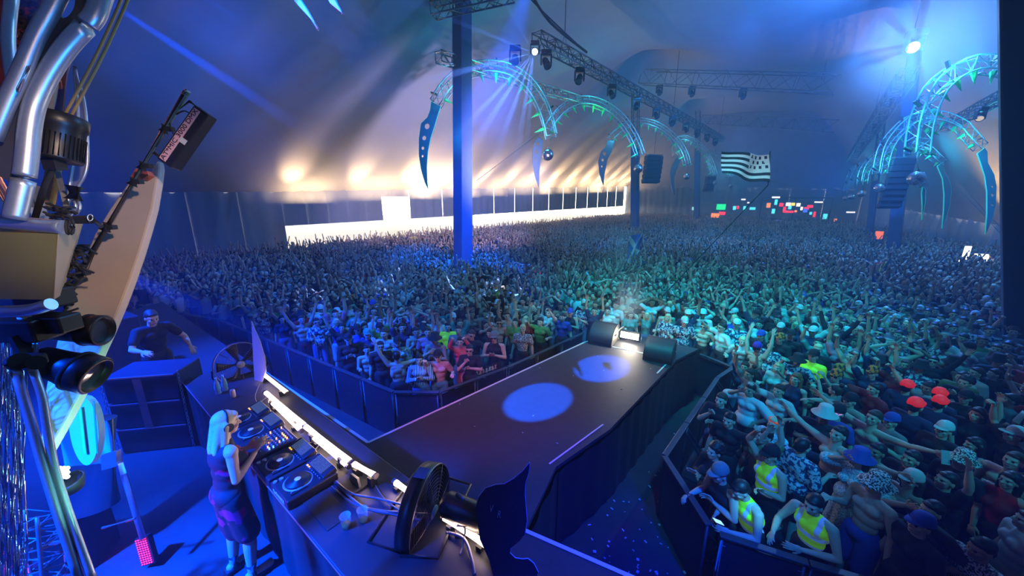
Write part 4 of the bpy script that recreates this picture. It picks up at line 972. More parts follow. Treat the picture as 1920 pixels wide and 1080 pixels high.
for k, (px, py, c, w_, h_) in enumerate(bl):
    zo_ = 'left of the stand' if px < 1430 else 'above the counter' if px < 1545 else 'right of the stand'; same = sorted(q[0] for q in bl if q[2] == c and ('left of the stand' if q[0] < 1430 else 'above the counter' if q[0] < 1545 else 'right of the stand') == zo_)
    t = empty('bar_light', D(px, py, 54 if px > 1420 else 58), (0, 0, R(-35)), '%s%s lit panel at the far bar, %s' % ('' if len(same) < 2 else 'leftmost ' if same.index(px) == 0 else ('second ', 'third ', 'fourth ', 'fifth ', 'sixth ', 'seventh ')[same.index(px) - 1], LN[c], zo_), 'lamp', 'coloured lamps around the far bar')
    b = MB(); b.box((0, .05, 0), (w_ * 1.1, .08, h_ * 1.1)); b.build('housing', M_blackm, t)
    b = MB(); b.box((0, -.02, 0), (w_, .06, h_), bev=.02); b.build('lit_face', mat('barlamp_' + c, LC[c], .4, emit=LC[c], es=2.2), t)
# flags and the inflatable
def flag(outline_px, dep, paint, lab, pole, thick=.006, wave=.09, nx=36, ny=24):
    """outline: four pixel corners TL, TR, BR, BL; paint(u, v) -> material slot"""
    t = empty('flag', D(*pole[-1], dep), label=lab, cat='flag'); inv = t.location.copy(); TL, TR_, BR, BL = [D(x, y, dep) for x, y in outline_px]; vs, fs, mi = [], [], []
    for j in range(ny + 1):
        for i in range(nx + 1):
            u, v = i / nx, j / ny; p = TL.lerp(TR_, u).lerp(BL.lerp(BR, u), v) + F_ * (wave * math.sin(u * 9 + v * 2.5)) + U_ * (wave * .35 * math.sin(u * 7 + v)); vs.append(p - inv)
    me = bpy.data.meshes.new('flag_cloth')
    for j in range(ny):
        for i in range(nx): fs.append((j * (nx + 1) + i, j * (nx + 1) + i + 1, (j + 1) * (nx + 1) + i + 1, (j + 1) * (nx + 1) + i)); mi.append(paint((i + .5) / nx, (j + .5) / ny))
    me.from_pydata(vs, [], fs); me.polygons.foreach_set('material_index', mi); me.polygons.foreach_set('use_smooth', [True] * len(fs))
    for m in FM: me.materials.append(m)
    o = link_mesh('flag_cloth', me, t); sm = o.modifiers.new('s', 'SOLIDIFY'); sm.thickness = thick
    b = MB(); b.tube([D(*q, dep) - inv for q in pole], .016, 6); b.build('pole', M_blackm, t); return t
FM = [mat('flag_white', (.75, .76, .78), .8, var=.04), mat('flag_black', (.012, .014, .03), .8), mat('flag_red', (.55, .02, .03), .8), mat('flag_yellow', (.75, .5, .04), .8), mat('flag_blue', (.04, .12, .5), .8)]
def breton(u, v):
    if u > .57 and v < .56:
        gx, gy = (u - .57) / .43, v / .56
        rows = [(.17, 4, .0), (.5, 3, .1), (.83, 4, .0)]
        for (ry, n, off) in rows:
            for k in range(n):
                cx = (k + .5) / n if n == 4 else (k + 1) / 4
                if abs(gx - cx) < .05 + .10 * max(0, (gy - ry)) and abs(gy - ry) < .10: return 1
        return 0
    return 1 if int(v * 9 / 1.0) % 2 == 0 else 0
flag([(1353, 284), (1443, 290), (1440, 345), (1356, 325)], 12.5, breton, 'black and white striped flag with spotted corner, on a long pole over the crowd', ((1444, 284), (1440, 347), (1238, 560)), nx=64, ny=45)
flag([(1180, 444), (1207, 436), (1196, 476), (1176, 500)], 19, lambda u, v: 0 if abs(u - v) < .12 or abs(u + v - 1) < .12 else 4, 'drooping blue flag with a white diagonal cross, held up behind the bright runway lamp', ((1206, 434), (1196, 520)))
flag([(1640, 494), (1674, 488), (1664, 510), (1642, 513)], 17.5, lambda u, v: 2 if u + v * .4 < .42 else 3 if u + v * .3 < .75 else 1, 'red, yellow and black flag waved in the crowd in front of the right masts', ((1636, 470), (1640, 528)), nx=24, ny=16)
b = MB(); b.tube([D(x, y, 29) for x, y in ((768, 451), (771, 448), (777, 446.5), (784, 447))], [.05, .16, .17, .04], 10); tag(b.build('inflatable', mat('inflatable_yellow', (.8, .6, .03), .4)), 'yellow inflatable held up above the crowd left of the nearest mast', 'inflatable')
# hanging spikes at the top edge
for k, (pts_, lab) in enumerate((([(543, -8), (556, -10), (575, 18), (597, 56), (590, 44), (566, 18)], 'larger pink and blue spike hanging into the top edge'), ([(612, -8), (624, -8), (634, 12), (643, 27), (632, 18), (620, 8)], 'smaller pink spike hanging into the top edge'))):
    q = [D(x, y, 3.2) for x, y in pts_]; b = MB(); b.prism(q, F_, .03); o = b.build('hanging_spike', mat('spike_pink', (.75, .3, .45), .2, var=.3, scale=4)); tag(o, lab, 'spike')
    b = MB(); b.tube(q[:4], .012, 6); b.build('spike_edge', mat('spike_edge_blue', (.2, .45, .8), .2), o)
light('spike_fill', 'POINT', D(590, 30, 2.9), 5, (1, .25, .45), size=.05)  # added pink fill light for the spikes, no fixture there

light('flag_fill', 'SPOT', (0, -1.5, 9), 5200, (1, .85, .9), D(1398, 315, 12.5), .05, 7, .5)  # spotlight added to whiten the flag, no fixture
# ------------------------------------------------------------------ pit fences
M_fence = mat('fence_black', (.03, .032, .045), .45, .3, scale=10, var=.3); M_frail = mat('fence_rail', (.07, .08, .10), .45, .6)
ORD = ['first', 'second', 'third', 'fourth', 'fifth', 'sixth', 'seventh', 'eighth', 'ninth', 'tenth', 'eleventh', 'twelfth', 'thirteenth']
def fence_total(pts): return sum(max(1, round((Vector(pts[i + 1]) - Vector(pts[i])).length / 1.1)) for i in range(len(pts) - 1))
def fence(pts, n_tot, lab, zt=1.12, grp='pit fence sections'):
    fence.k = 0; near = Vector(pts[0]).length < Vector(pts[-1]).length
    for i in range(len(pts) - 1):
        a, b = Vector((*pts[i], 0)), Vector((*pts[i + 1], 0)); d = b - a; n = max(1, round(d.length / 1.1))
        for j in range(n):
            p = a + d * (j / n); ang = math.atan2(d.y, d.x); L = d.length / n * .985
            t = empty('crowd_barrier', p, (0, 0, ang), (lab if fence_total(pts) == 1 else '%s, %s from its %s end' % (lab, ORD[fence.k], 'near' if near else 'far')), 'barrier', grp); fence.k += 1
            if fence.proto.get(round(L, 2)) is None:
                m1 = MB(); m1.box((L / 2, 0, .56), (L - .06, .012, 1.02)); 
                m2 = MB(); m2.tube([(.03, 0, .03), (.03, 0, zt), (L - .03, 0, zt), (L - .03, 0, .03)], .022, 6); m2.box((L / 2, 0, zt + .01), (L, .09, .03), bev=.01)
                m3 = MB(); m3.box((L / 2, .42, .015), (L - .02, .85, .03)); m3.bar((.06, 0, 1.0), (.06, .78, .04), .03, .03); m3.bar((L - .06, 0, 1.0), (L - .06, .78, .04), .03, .03)
                fence.proto[round(L, 2)] = (m1.mesh('barrier_panel', M_fence), m2.mesh('barrier_rail', M_frail), m3.mesh('barrier_foot', M_fence))
            q = fence.proto[round(L, 2)]
            link_mesh('panel', q[0], t); link_mesh('top_rail', q[1], t); link_mesh('foot', q[2], t)
fence.proto = {}
fence([(-13.7, 12.6), (-9.6, 11.1), (-4.2, 7.72), (-2.42, 6.6)], 0, 'pit fence section left of the runway corner')
fence([(-2.42, 6.6), (-1.48, 6.6)], 0, 'short pit fence section under the person in the striped shirt')
fence([(-1.48, 6.6), (-.1, 7.7), (2.1, 9.9)], 0, 'pit fence section along the runway left side')
fence([(4.6, 8.75), (5.2, 7.7), (4.55, 7.2), (2.35, 4.72), (2.4, 3.42), (3.25, 3.05), (5.6, 2.1)][0:2], 0, 'pit fence section beside the right wedge monitor')
fence([(5.2, 7.7), (4.55, 7.2)], 0, 'fence section seen face on, far end of right pit')
fence([(4.55, 7.2), (2.35, 4.72)], 0, 'pit fence section slanting along the right pit')
fence([(2.35, 4.72), (2.4, 3.5)], 0, 'fence section at the littered near end of the right pit')
fence([(2.46, 3.40), (3.25, 3.05), (5.6, 2.1)], 0, 'fence section below the fluorescent vest guards')
# litter on the pit floor and the deck
r = random.Random(9)
M_lit = mat('litter_pale', (.5, .55, .6), .5)
b_ = MB()
for k in range(170):
    u, v = r.random(), r.random(); p = Vector((lerp(.9, 4.6, u) + r.uniform(-.2, .9), lerp(3.6, 7.3, u) + r.uniform(-.6, .5), .01))
    if inside(p.x, p.y, STAGE_POLY): b_.box(p, (r.uniform(.01, .05), r.uniform(.01, .04), .008), (0, 0, r.uniform(0, 3)))
tag(b_.build('litter', M_lit), 'scattered pale litter on the floor of the right hand pit', 'litter', kind='stuff')
b_ = MB()
for (px, py) in ((1045, 832), (890, 800), (862, 758), (980, 812), (1120, 668), (1132, 695), (1012, 690), (1220, 692), (1075, 705), (1110, 1012), (1105, 985), (1168, 995), (1140, 1025), (1000, 780), (1165, 730)):
    p = G(px, py, DZ); b_.box(p + Vector((0, 0, .008)), (r.uniform(.02, .04), r.uniform(.008, .014), .006), (0, 0, r.uniform(0, 3)))
tag(b_.build('litter', M_lit), 'sparse pale confetti scraps on the dark runway deck', 'litter', kind='stuff')
b_ = MB(); b_.lathe([(.0005, 0), (.03, 0), (.034, .1), (.012, .17), (.012, .2), (.0005, .2)], G(1322, 778, .05), (.8, .5, .1), 12); tag(b_.build('plastic_bottle', mat('clear_plastic', (.6, .7, .75), .1, var=.02, alpha=.3)), 'empty plastic bottle lying on the right hand pit floor', 'bottle')
b_ = MB(); b_.lathe([(.0005, 0), (.03, 0), (.045, .12), (.043, .12), (.028, .01), (.0005, .01)], G(1340, 775, .02), (.3, .2, .9), 14); tag(b_.build('plastic_cup', _mats['clear_plastic']), 'crushed clear cup on the right hand pit floor', 'cup')

# ------------------------------------------------------------------ end of the runway: two wedges and the blinding lamp
def wedge(px, py, w_, h_, lab, yaw):
    p = G(px, py, DZ); t = empty('wedge_monitor', p, (0, 0, yaw), lab, 'speaker', 'black monitor speakers at the runway end')
    b = MB(); pr = []
    for i in range(9): a = math.pi / 2 * i / 8; pr.append((.32 - .34 * math.cos(a) * 1.0, h_ * math.sin(a) ** .9))
    prof = [(-.32, 0), (-.32, .08)] + [(-.32 + .5 * (1 - math.cos(math.pi / 2 * i / 8)), .08 + (h_ - .08) * math.sin(math.pi / 2 * i / 8)) for i in range(1, 9)] + [(.30, h_ - .03), (.32, 0)]
    b.prism([(-w_ / 2, y, z) for y, z in prof], (1, 0, 0), .001); b.v = []; b.f = []; b.m = []; b.sm = []
    k = len(prof); vs = [(sx * w_ / 2, y, z) for sx in (-1, 1) for y, z in prof]; b._add(vs, [tuple(range(k))[::-1], tuple(range(k, 2 * k))] + [(i, (i + 1) % k, k + (i + 1) % k, k + i) for i in range(k)])
    b.build('cabinet', M_blackm, t)
    b = MB(); g = [(-.325, .09)] + [(-.335 + .5 * (1 - math.cos(math.pi / 2 * i / 8)), .085 + (h_ - .07) * math.sin(math.pi / 2 * i / 8)) for i in range(1, 8)]
    vs = [(sx * w_ * .46, y, z) for sx in (-1, 1) for y, z in g]; m_ = len(g); b._add(vs, [(i, i + 1, m_ + i + 1, m_ + i) for i in range(m_ - 1)], True); b.build('grille', mat('grille', (.05, .06, .07), .5, .4), t)
    b = MB(); b.tube([(w_ / 2 + .01, -.05, h_ * .5), (w_ / 2 + .03, 0, h_ * .55), (w_ / 2 + .01, .05, h_ * .5)], .012, 6); b.build('handle', M_dalu, t)
yw = math.atan2(ed.y, ed.x)
wedge(1131, 640, .60, .46, 'dark monitor speaker left of the blinding lamp at the runway end', yw)
wedge(1236, 670, .62, .42, 'dark monitor speaker right of the blinding lamp at the runway end', yw)
sp = G(1180, 640, DZ); t = empty('blinder_lamp', sp + Vector((0, 0, .0)), (0, 0, yw), 'blinding white strobe lamp between the two speakers at the runway end', 'stage lamp')
b = MB(); b.box((0, .04, .17), (.50, .14, .2), (R(-18), 0, 0), bev=.02); b.build('housing', M_black, t)
b = MB(); b.box((0, -.035, .165), (.45, .01, .15), (R(-18), 0, 0)); b.build('lit_face', mat('blinder_face', (1, 1, 1), .3, emit=(1, .88, .7), es=55), t)
b = MB(); b.tube([(-.28, .04, .17), (-.28, .04, .0), (.28, .04, 0), (.28, .04, .17)], .014, 6); b.build('bracket', M_dalu, t)
light('blinder_light', 'AREA', sp + Vector((0, 0, .17)) + Vector((-.743 * .0, 0, 0)) - rd * .06, 40, (1, .85, .65), sp - rd * 3 + Vector((0, 0, 1.2)), sx=.44, sy=.15)
b = MB(); pc = sp - ed * .27 + Vector((0, 0, .0))
b.tube(cr([pc + Vector((0, 0, .0)), pc - ed * .05 + Vector((0, 0, .15)), pc + Vector((0, 0, .27)), pc + rd * .2 + Vector((0, 0, .3))], 6), .018, 8); tag(b.build('cable_loop', mat('cable_beige', (.5, .42, .3), .5)), 'pale bent tube at the left side of the blinding lamp', 'tube')

# ------------------------------------------------------------------ DJ table and what stands on it
TZ = 2.4
n0 = G(372, 752, TZ); n1 = G(640, 1078, TZ); td = (n1 - n0).normalized(); tn = Vector((-td.y, td.x, 0))      # tn: towards the runway
Ltab = (n1 - n0).length + 1.3; Wtab = .86
tang = math.atan2(td.y, td.x); TM = Matrix.Translation(n0 - td * .9) @ Matrix.Rotation(tang, 4, 'Z')          # table frame: x along, y to the runway, origin on the near edge
TI = TM.inverted()
Ltab += .9
M_ttop = mat('table_cloth_black', (.03, .03, .04), .55, scale=6, var=.25)
t = empty('dj_table', TM.to_translation() * 1.0, (0, 0, tang), 'long black covered table carrying the players, light tubes and fans', 'table')
t.location.z = DZ; tab = t
b = MB(); b.box((Ltab / 2, Wtab / 2, TZ - DZ - .02), (Ltab, Wtab, .04), bev=.012); b.build('tabletop', M_ttop, t)
b = MB(); vs = []
path = [(0, 0), (Ltab, 0), (Ltab, Wtab), (0, Wtab), (0, 0)]
for i in range(4):
    a, c = Vector(path[i]), Vector(path[i + 1]); n = int((c - a).length / .07); nr = Vector(((c - a).y, -(c - a).x)).normalized(); vs = []
    for j in range(n + 1): p = a.lerp(c, j / n) - nr * (.012 + .01 * math.sin(j * 1.3)); vs += [(p.x, p.y, .01), (p.x, p.y, TZ - DZ - .035)]
    b._add(vs, [(2 * j, 2 * j + 2, 2 * j + 3, 2 * j + 1) for j in range(n)], True)
b.build('table_skirt', M_skirt, t)
b = MB(); b.tube([(0, -.005, TZ - DZ - .005), (Ltab, -.005, TZ - DZ - .005)], .006, 6); b.build('table_edge', mat('edge_pink', (.5, .25, .4), .4), t)
def T(px, py, z=TZ):             # table-frame coordinates of the point of level z under a pixel
    q = TI @ G(px, py, z); return q
def on_table(name, label, cat, px, py, rz=0.0, group=None, dz=0.0):
    q = T(px, py); w_ = TM @ Vector((q.x, q.y, 0)); e = empty(name, (w_.x, w_.y, TZ + dz + .001), (0, 0, tang + rz), label, cat, group); return e
M_cdj = mat('player_body', (.018, .018, .022), .4); M_knob = mat('knob_silver', (.55, .55, .58), .3, .7); M_led_o = mat('led_orange', (1, .4, .05), .4, emit=(1, .4, .05), es=4); M_led_b = mat('led_blue', (.2, .6, 1), .4, emit=(.2, .6, 1), es=3); M_led_r = mat('led_red', (1, .05, .1), .4, emit=(1, .03, .1), es=4)
def screen_mat():
    if 'player_screen' in _mats: return _mats['player_screen']
    m = bpy.data.materials.new('player_screen'); m.use_nodes = True; nt = m.node_tree; p = nt.nodes['Principled BSDF']; tc = nt.nodes.new('ShaderNodeTexCoord'); br = nt.nodes.new('ShaderNodeTexBrick')
    br.inputs['Scale'].default_value = 26; br.inputs['Color1'].default_value = (.10, .16, .3, 1); br.inputs['Color2'].default_value = (.35, .5, .8, 1); br.inputs['Mortar'].default_value = (.01, .02, .05, 1); br.inputs['Mortar Size'].default_value = .12
    nt.links.new(tc.outputs['Object'], br.inputs['Vector']); nt.links.new(br.outputs[0], p.inputs['Emission Color']); p.inputs['Emission Strength'].default_value = 3.2; p.inputs['Base Color'].default_value = (.02, .02, .03, 1); p.inputs['Roughness'].default_value = .15
    _mats['player_screen'] = m; return m
def make_player(e, logo=False):
    w_, d_ = .37, .44
    b = MB(); b.box((0, 0, .045), (w_, d_, .09), bev=.012); b.box((0, .16, .10), (w_ * .9, .13, .05), (R(14), 0, 0), bev=.008); b.build('body', M_cdj, e)
    b = MB(); b.box((-.005, .155, .128), (w_ * .62, .115, .006), (R(14), 0, 0)); b.build('screen', screen_mat(), e)
    b = MB(); b.lathe([(.0005, .024), (.034, .024), (.036, .02), (.1, .02), (.104, .014), (.106, 0)], (0, -.055, .09), n=36); j = b.build('jog_wheel', M_black, e)
    b = MB(); b.lathe([(.104, .002), (.118, .006), (.122, 0)], (0, -.055, .09), n=36); b.build('jog_ring', M_knob, j)
    b = MB(); b.lathe([(.0005, .0255), (.026, .0255), (.027, .023)], (0, -.055, .09), n=24); b.build('jog_centre', mat('jog_centre', (.5, .45, .42), .4, emit=(.8, .6, .5), es=.25), j)
    b = MB()
    for k in range(10): b.box((.09 + .016 * math.cos(k), -.055 - .1 + k * .012, .094), (.012, .007, .006))
    for k in range(8): b.box((-.14 + k * .038, .08, .094), (.018, .01, .008), bev=.002)
    b.build('buttons', M_knob, e)
    for yy in (-.14, -.19): b = MB(); b.cyl((-.14, yy, .09), (-.14, yy, .102), .018, 14); b.build('cue_button', M_knob, e)
    b = MB(); b.box((.135, -.1, .096), (.016, .14, .008)); b.build('tempo_fader', M_black, e)
    b = MB(); b.box((-.125, .085, .1), (.02, .012, .006)); b.box((-.09, .085, .1), (.014, .01, .006)); b.build('cue_light', M_led_o, e)
    if logo:
        text_mesh('logo', 'Q-DANCE', .052, mat('logo_white', (.85, .85, .85), .5), e, Matrix.Translation((.0, -d_ / 2 - .002, .048)) @ Matrix.Rotation(R(90), 4, 'X'), .001)
pl = [(498, 768, 'farthest player, partly behind the performer’s head'), (512, 800, 'second player, beside the mixer near the performer’s head'), (0, 0, ''), (556, 868, 'third player, right of the mixer with a lit screen'), (600, 912, 'nearest player, with white lettering on its end')]
spots = []
qa, qb = T(517, 871), T(552, 915)          # jog wheels of the two near players
qc, qd = T(455, 780), T(472, 815)
step_ = (qb - qa).x
xs = [qb.x - 0, qa.x, None, qd.x, qc.x]
def player_at(x, y, label, logo=False, first=None):
    p = TM @ Vector((x, y, 0)); e = empty('media_player', (p.x, p.y, TZ + .002), (0, 0, tang), label, 'dj player', 'dj players on the black table')
    make_player(e, logo); return e
print('PLAYERS x', qa, qb, qc, qd)
yj = .215
x4 = 3.52; x3 = 3.12; xm = 2.73; x2 = 2.34; x1 = 1.95
for x, l, lg in ((x4, 'nearest media player, with white lettering along its front edge', True), (x3, 'media player with a lit screen, between the nearest player and the mixer', False), (x2, 'media player just beyond the mixer, by the head of the dj', False), (x1, 'farthest media player on the black table', False)):
    player_at(x, yj, l, lg)
p = TM @ Vector((xm, yj - .01, 0)); e = empty('dj_mixer', (p.x, p.y, TZ + .002), (0, 0, tang), 'dj mixer covered in small silver knobs between the two pairs of players', 'mixer')
b = MB(); b.box((0, 0, .055), (.37, .42, .11), bev=.01); b.build('body', M_cdj, e)
rr = random.Random(2)
for i in range(8):
    for j in range(7):
        b = MB(); x, y = -.14 + i * .04, .17 - j * .036; b.cyl((x, y, .11), (x, y, .128), .0085, 8); b.build('knob', M_knob if rr.random() < .8 else M_led_b if rr.random() < .5 else M_led_o, e)
for i in range(5):
    b = MB(); b.box((-.12 + i * .06, -.13 + .02 * rr.random(), .118), (.02, .012, .016), bev=.003); b.build('fader', M_knob, e)
for i in range(4):
    b = MB(); b.box((-.12 + i * .08, -.19, .112), (.05, .006, .004)); b.build('fader_slot', M_black, e)
# light tubes
M_tube = mat('light_tube_glow', (1, .9, .85), .3, emit=(1, .74, .58), es=9); M_cap = mat('tube_cap', (.25, .22, .22), .35, .6)
def tube_light(pa, pb, z, lab, e_=1.7, rr_=.027):
    A, B = G(pa[0], pa[1], z), G(pb[0], pb[1], z); d = (B - A); L = d.length; t = empty('light_tube', A, (0, 0, math.atan2(d.y, d.x)), lab, 'light tube', 'glowing tubes along the table')
    b = MB(); b.cyl((.03, 0, 0), (L - .03, 0, 0), rr_, 14); b.build('glowing_tube', M_tube, t)
    for x0, x1 in ((-.0, .035), (L - .035, L)):
        b = MB(); b.cyl((x0, 0, 0), (x1, 0, 0), rr_ * 1.1, 14); b.build('end_cap', M_cap, t)
    for x0 in (L * .2, L * .8):
        b = MB(); b.box((x0, 0, -(z - TZ) / 2 - .012), (.05, .07, max(.01, z - TZ - .03))); b.build('clamp', M_black, t)
    light('light_tube_light', 'AREA', A + d * .5 + Vector((0, 0, .03)), e_, (1, .66, .5), A + d * .5 + Vector((0, 0, 2)), sx=L, sy=.03).rotation_euler = (0, R(180), math.atan2(d.y, d.x))
    light('light_tube_light', 'AREA', A + d * .5 - Vector((tn.x, tn.y, 0)) * .035, e_, (1, .66, .5), A + d * .5 - tn * 2, sx=L, sy=.03)
z_ = TZ + .10
tube_light((487, 696), (540, 738), z_, 'short glowing tube nearest the far standing fan')
tube_light((497, 735), (574, 800), z_ + .03, 'upper of the two glowing tubes in the far middle pair')
tube_light((506, 750), (566, 808), z_ - .03, 'lower of the two glowing tubes in the far middle pair')
tube_light((571, 798), (660, 868), z_ + .03, 'upper of the two glowing tubes in the near middle pair')
tube_light((582, 814), (655, 875), z_ - .03, 'lower of the two glowing tubes in the near middle pair')
tube_light((660, 868), (706, 893), z_ + .03, 'short glowing tube on the metal stand')
tube_light((738, 902), (775, 928), z_ - .03, 'glowing tube piece left of the near standing fan')
tube_light((828, 966), (922, 1028), z_ - .03, 'glowing tube piece right of the near standing fan')
# stand below the tubes
e = on_table('tube_stand', 'dark metal stand under the end of the middle light tubes', 'stand', 655, 905)
b = MB(); b.box((0, 0, .012), (.36, .2, .02), bev=.004); b.build('base', M_blackm, e); b = MB(); b.prism([(-.02, .02, .02), (.16, .02, .02), (.14, .02, .11), (.02, .02, .1)], (0, 1, 0), .02); b.build('bracket', M_dalu, e)
e = on_table('riser_board', 'flat black board under the nearest player and cables', 'board', 592, 952)
b = MB(); b.box((0, 0.05, .0), (.62, .20, .012), bev=.004); b.build('board', M_blackm, e)
# cables
def cable(ps, r_, lab, m=None, z0=TZ):
    q = [G(x, y, z0 + h) for x, y, h in ps]; b = MB(); b.tube(cr(q, 6), r_, 6); return tag(b.build('cable', m or M_black), lab, 'cable', 'cables on the black table')
M_cab = mat('cable_grey', (.10, .10, .13), .4)
cable([(625, 898, .01), (660, 925, .06), (710, 935, .03), (770, 950, .02)], .009, 'upper cable of the bundle from the nearest player to the fan', M_cab)
cable([(630, 905, .01), (680, 950, .07), (740, 965, .04), (790, 975, .02)], .010, 'lower thick cable of the bundle from the nearest player to the fan', M_cab)
cable([(622, 912, .01), (665, 945, .02), (720, 958, .05), (785, 962, .02)], .009, 'middle cable of the bundle from the nearest player to the fan', M_cab)
cable([(700, 905, .01), (725, 940, .02), (770, 968, .01)], .006, 'thin cable dropping from the tube stand', M_cab)
cable([(556, 820, .02), (549, 845, .05), (565, 860, .02)], .005, 'thin looped cable behind the middle player', M_cab)
cable([(487, 720, .02), (478, 745, .06), (490, 770, .02)], .006, 'pale looped cable behind the farthest player', M_cab)
cable([(500, 745, .02), (482, 765, .05), (520, 785, .02)], .006, 'second pale looped cable behind the farthest player', M_cab)
cable([(560, 835, .02), (600, 828, .05), (585, 850, .02)], .006, 'short looped cable behind the mixer', M_cab)
cable([(835, 990, .02), (870, 988, .1), (868, 1020, .03), (862, 1040, .02)], .007, 'cable looping over the right light tube', M_cab)
cable([(838, 998, .02), (870, 1010, .05), (885, 1050, .02), (890, 1078, .0)], .012, 'thick cable running off the table at the bottom edge', M_cab)
# cups, bottles, can, phone
M_clear = _mats['clear_plastic']; M_beer = mat('beer', (.75, .35, .03), .2)
def cup(px, py, h_, r_, lab, fill):
    e = on_table('plastic_cup', lab, 'cup', px, py, group='plastic cups on the black table')
    b = MB(); b.lathe([(.0005, 0), (r_ * .72, 0), (r_, h_), (r_ * 1.05, h_), (r_ * 1.05, h_ - .004), (r_ * .95, h_ - .006), (r_ * .68, .004), (.0005, .004)], n=24); b.build('cup_wall', M_clear, e)
    b = MB(); b.lathe([(.0005, .005), (r_ * .66, .005), (lerp(r_ * .68, r_ * .94, fill), h_ * fill), (.0005, h_ * fill)], n=24); b.build('beer', M_beer, e)
cup(650, 990, .125, .042, 'left plastic cup, about a third full of amber beer', .36); cup(682, 978, .125, .042, 'right plastic cup with a little amber beer in the bottom', .22)
def bottle(px, py, lab):
    e = on_table('water_bottle', lab, 'bottle', px, py, group='water bottles by the far fan')
    b = MB(); b.lathe([(.0005, 0), (.032, 0), (.034, .01), (.032, .06), (.034, .1), (.032, .14), (.03, .16), (.013, .2), (.013, .215)], n=18); b.build('bottle_body', mat('bottle_blue', (.25, .5, .8), .08, alpha=.75), e)
    b = MB(); b.cyl((0, 0, .213), (0, 0, .232), .016, 12); b.build('cap', mat('cap_white', (.7, .8, .9), .4), e)
    b = MB(); b.lathe([(.0335, .065), (.0345, .07), (.0345, .12), (.0335, .125)], n=18); b.build('wrap_band', mat('band_cyan', (.1, .45, .7), .5), e)
bottle(410, 738, 'left water bottle standing under the far fan'); bottle(423, 732, 'right water bottle standing under the far fan')
e = on_table('drink_can', 'white and pink drink can beside the water bottles', 'can', 438, 745); b = MB(); b.lathe([(.0005, 0), (.024, 0), (.03, .01), (.03, .10), (.025, .115), (.0005, .115)], n=18); b.build('can_body', mat('can_white', (.75, .55, .6), .3, .2), e); b = MB(); b.lathe([(.0005, .1155), (.024, .1155), (.025, .112)], n=18); b.build('lid', M_alu, e)
# standing fans
M_grill = mat('grill_wire', (.32, .24, .24), .35, .7); M_fbl = mat('fan_blade', (.05, .05, .06), .3)
def fan(name_lab, c, nrm, rad, depth, dark=False):
    t = empty('drum_fan', c, label=name_lab, cat='fan', group='drum fans on the table'); x, y, d = frame_from(nrm)
    b = MB(); b.lathe([(rad, -depth / 2), (rad * 1.03, -depth / 2), (rad * 1.03, depth / 2), (rad, depth / 2), (rad, -depth / 2)], (0, 0, 0), nrm, 48); b.build('drum', M_black if dark else M_fence, t)
    for sd in (1, -1):
        b = MB()
        for k in range(1, 14 if dark else 11):
            rr_ = rad * k / (14 if dark else 11); h_ = depth / 2 + .03 * (1 - (rr_ / rad) ** 2); b.tube([d * (sd * h_) + x * (rr_ * math.cos(a)) + y * (rr_ * math.sin(a)) for a in [2 * math.pi * i / 40 for i in range(40)]], .0016, 3, False, True)
        for k in range(8):
            a = 2 * math.pi * k / 8; b.tube([d * (sd * (depth / 2 + .032)) + x * (.05 * rad * math.cos(a)) + y * (.05 * rad * math.sin(a)), d * (sd * (depth / 2 + .02)) + x * (rad * .6 * math.cos(a)) + y * (rad * .6 * math.sin(a)), d * (sd * depth / 2) + x * (rad * math.cos(a)) + y * (rad * math.sin(a))], .003, 4)
        b.tube([d * (sd * depth / 2) + x * (rad * 1.01 * math.cos(a)) + y * (rad * 1.01 * math.sin(a)) for a in [2 * math.pi * i / 48 for i in range(48)]], .007, 6, False, True)
        b.build('grille', M_grill, t)
    b = MB(); b.cyl(d * (-depth * .4), d * (depth * .25), rad * .16, 20); b.build('motor', M_blackm, t)
    b = MB(); b.lathe([(.0005, depth / 2 + .036), (rad * .16, depth / 2 + .034), (rad * .17, depth / 2 + .026)], (0, 0, 0), nrm, 24); b.build('centre_badge', mat('badge_grey', (.35, .33, .33), .4), t)
    for k in range(5):
        a0 = 2 * math.pi * k / 5; b = MB(); vs = []
        for i in range(7):
            rr_ = rad * (.15 + .78 * i / 6); w_ = .42 + .1 * i / 6
            for s_ in (-1, 1): a = a0 + s_ * w_ / 2 + .1 * i / 6; vs.append(d * (s_ * .025) + x * (rr_ * math.cos(a)) + y * (rr_ * math.sin(a)))
        b._add(vs, [(2 * i, 2 * i + 1, 2 * i + 3, 2 * i + 2) for i in range(6)], True); o = b.build('fan_blade', M_fbl, t); sm = o.modifiers.new('s', 'SOLIDIFY'); sm.thickness = .003
    return t, x, y, d
fc = D(450, 682, 5.35); bz = Vector((0, 0, TZ)); f1, x, y, d = fan('drum fan with a pale wire grille at the far end of the table', fc, (CP - fc + Vector((.8, 0, -.9))), .31, .12)
b = MB(); b.tube([x * -.33, x * -.34 + Vector((0, 0, -(fc.z - TZ) * .6)), x * -.3 + Vector((0, 0, -(fc.z - TZ) + .01)), x * .3 + Vector((0, 0, -(fc.z - TZ) + .01)), x * .34 + Vector((0, 0, -(fc.z - TZ) * .6)), x * .33], .011, 8); b.build('stand', M_black, f1)
fc = D(797, 958, 3.05); vv = (CP - fc).normalized(); nn = ((X_ * .98 - U_ * .2) * .93 + vv * .27).normalized(); f2, x, y, d = fan('large black drum fan seen almost edge on at the near end of the table', fc, nn, .37, .12, True)
hh = -(fc.z - TZ) + .012
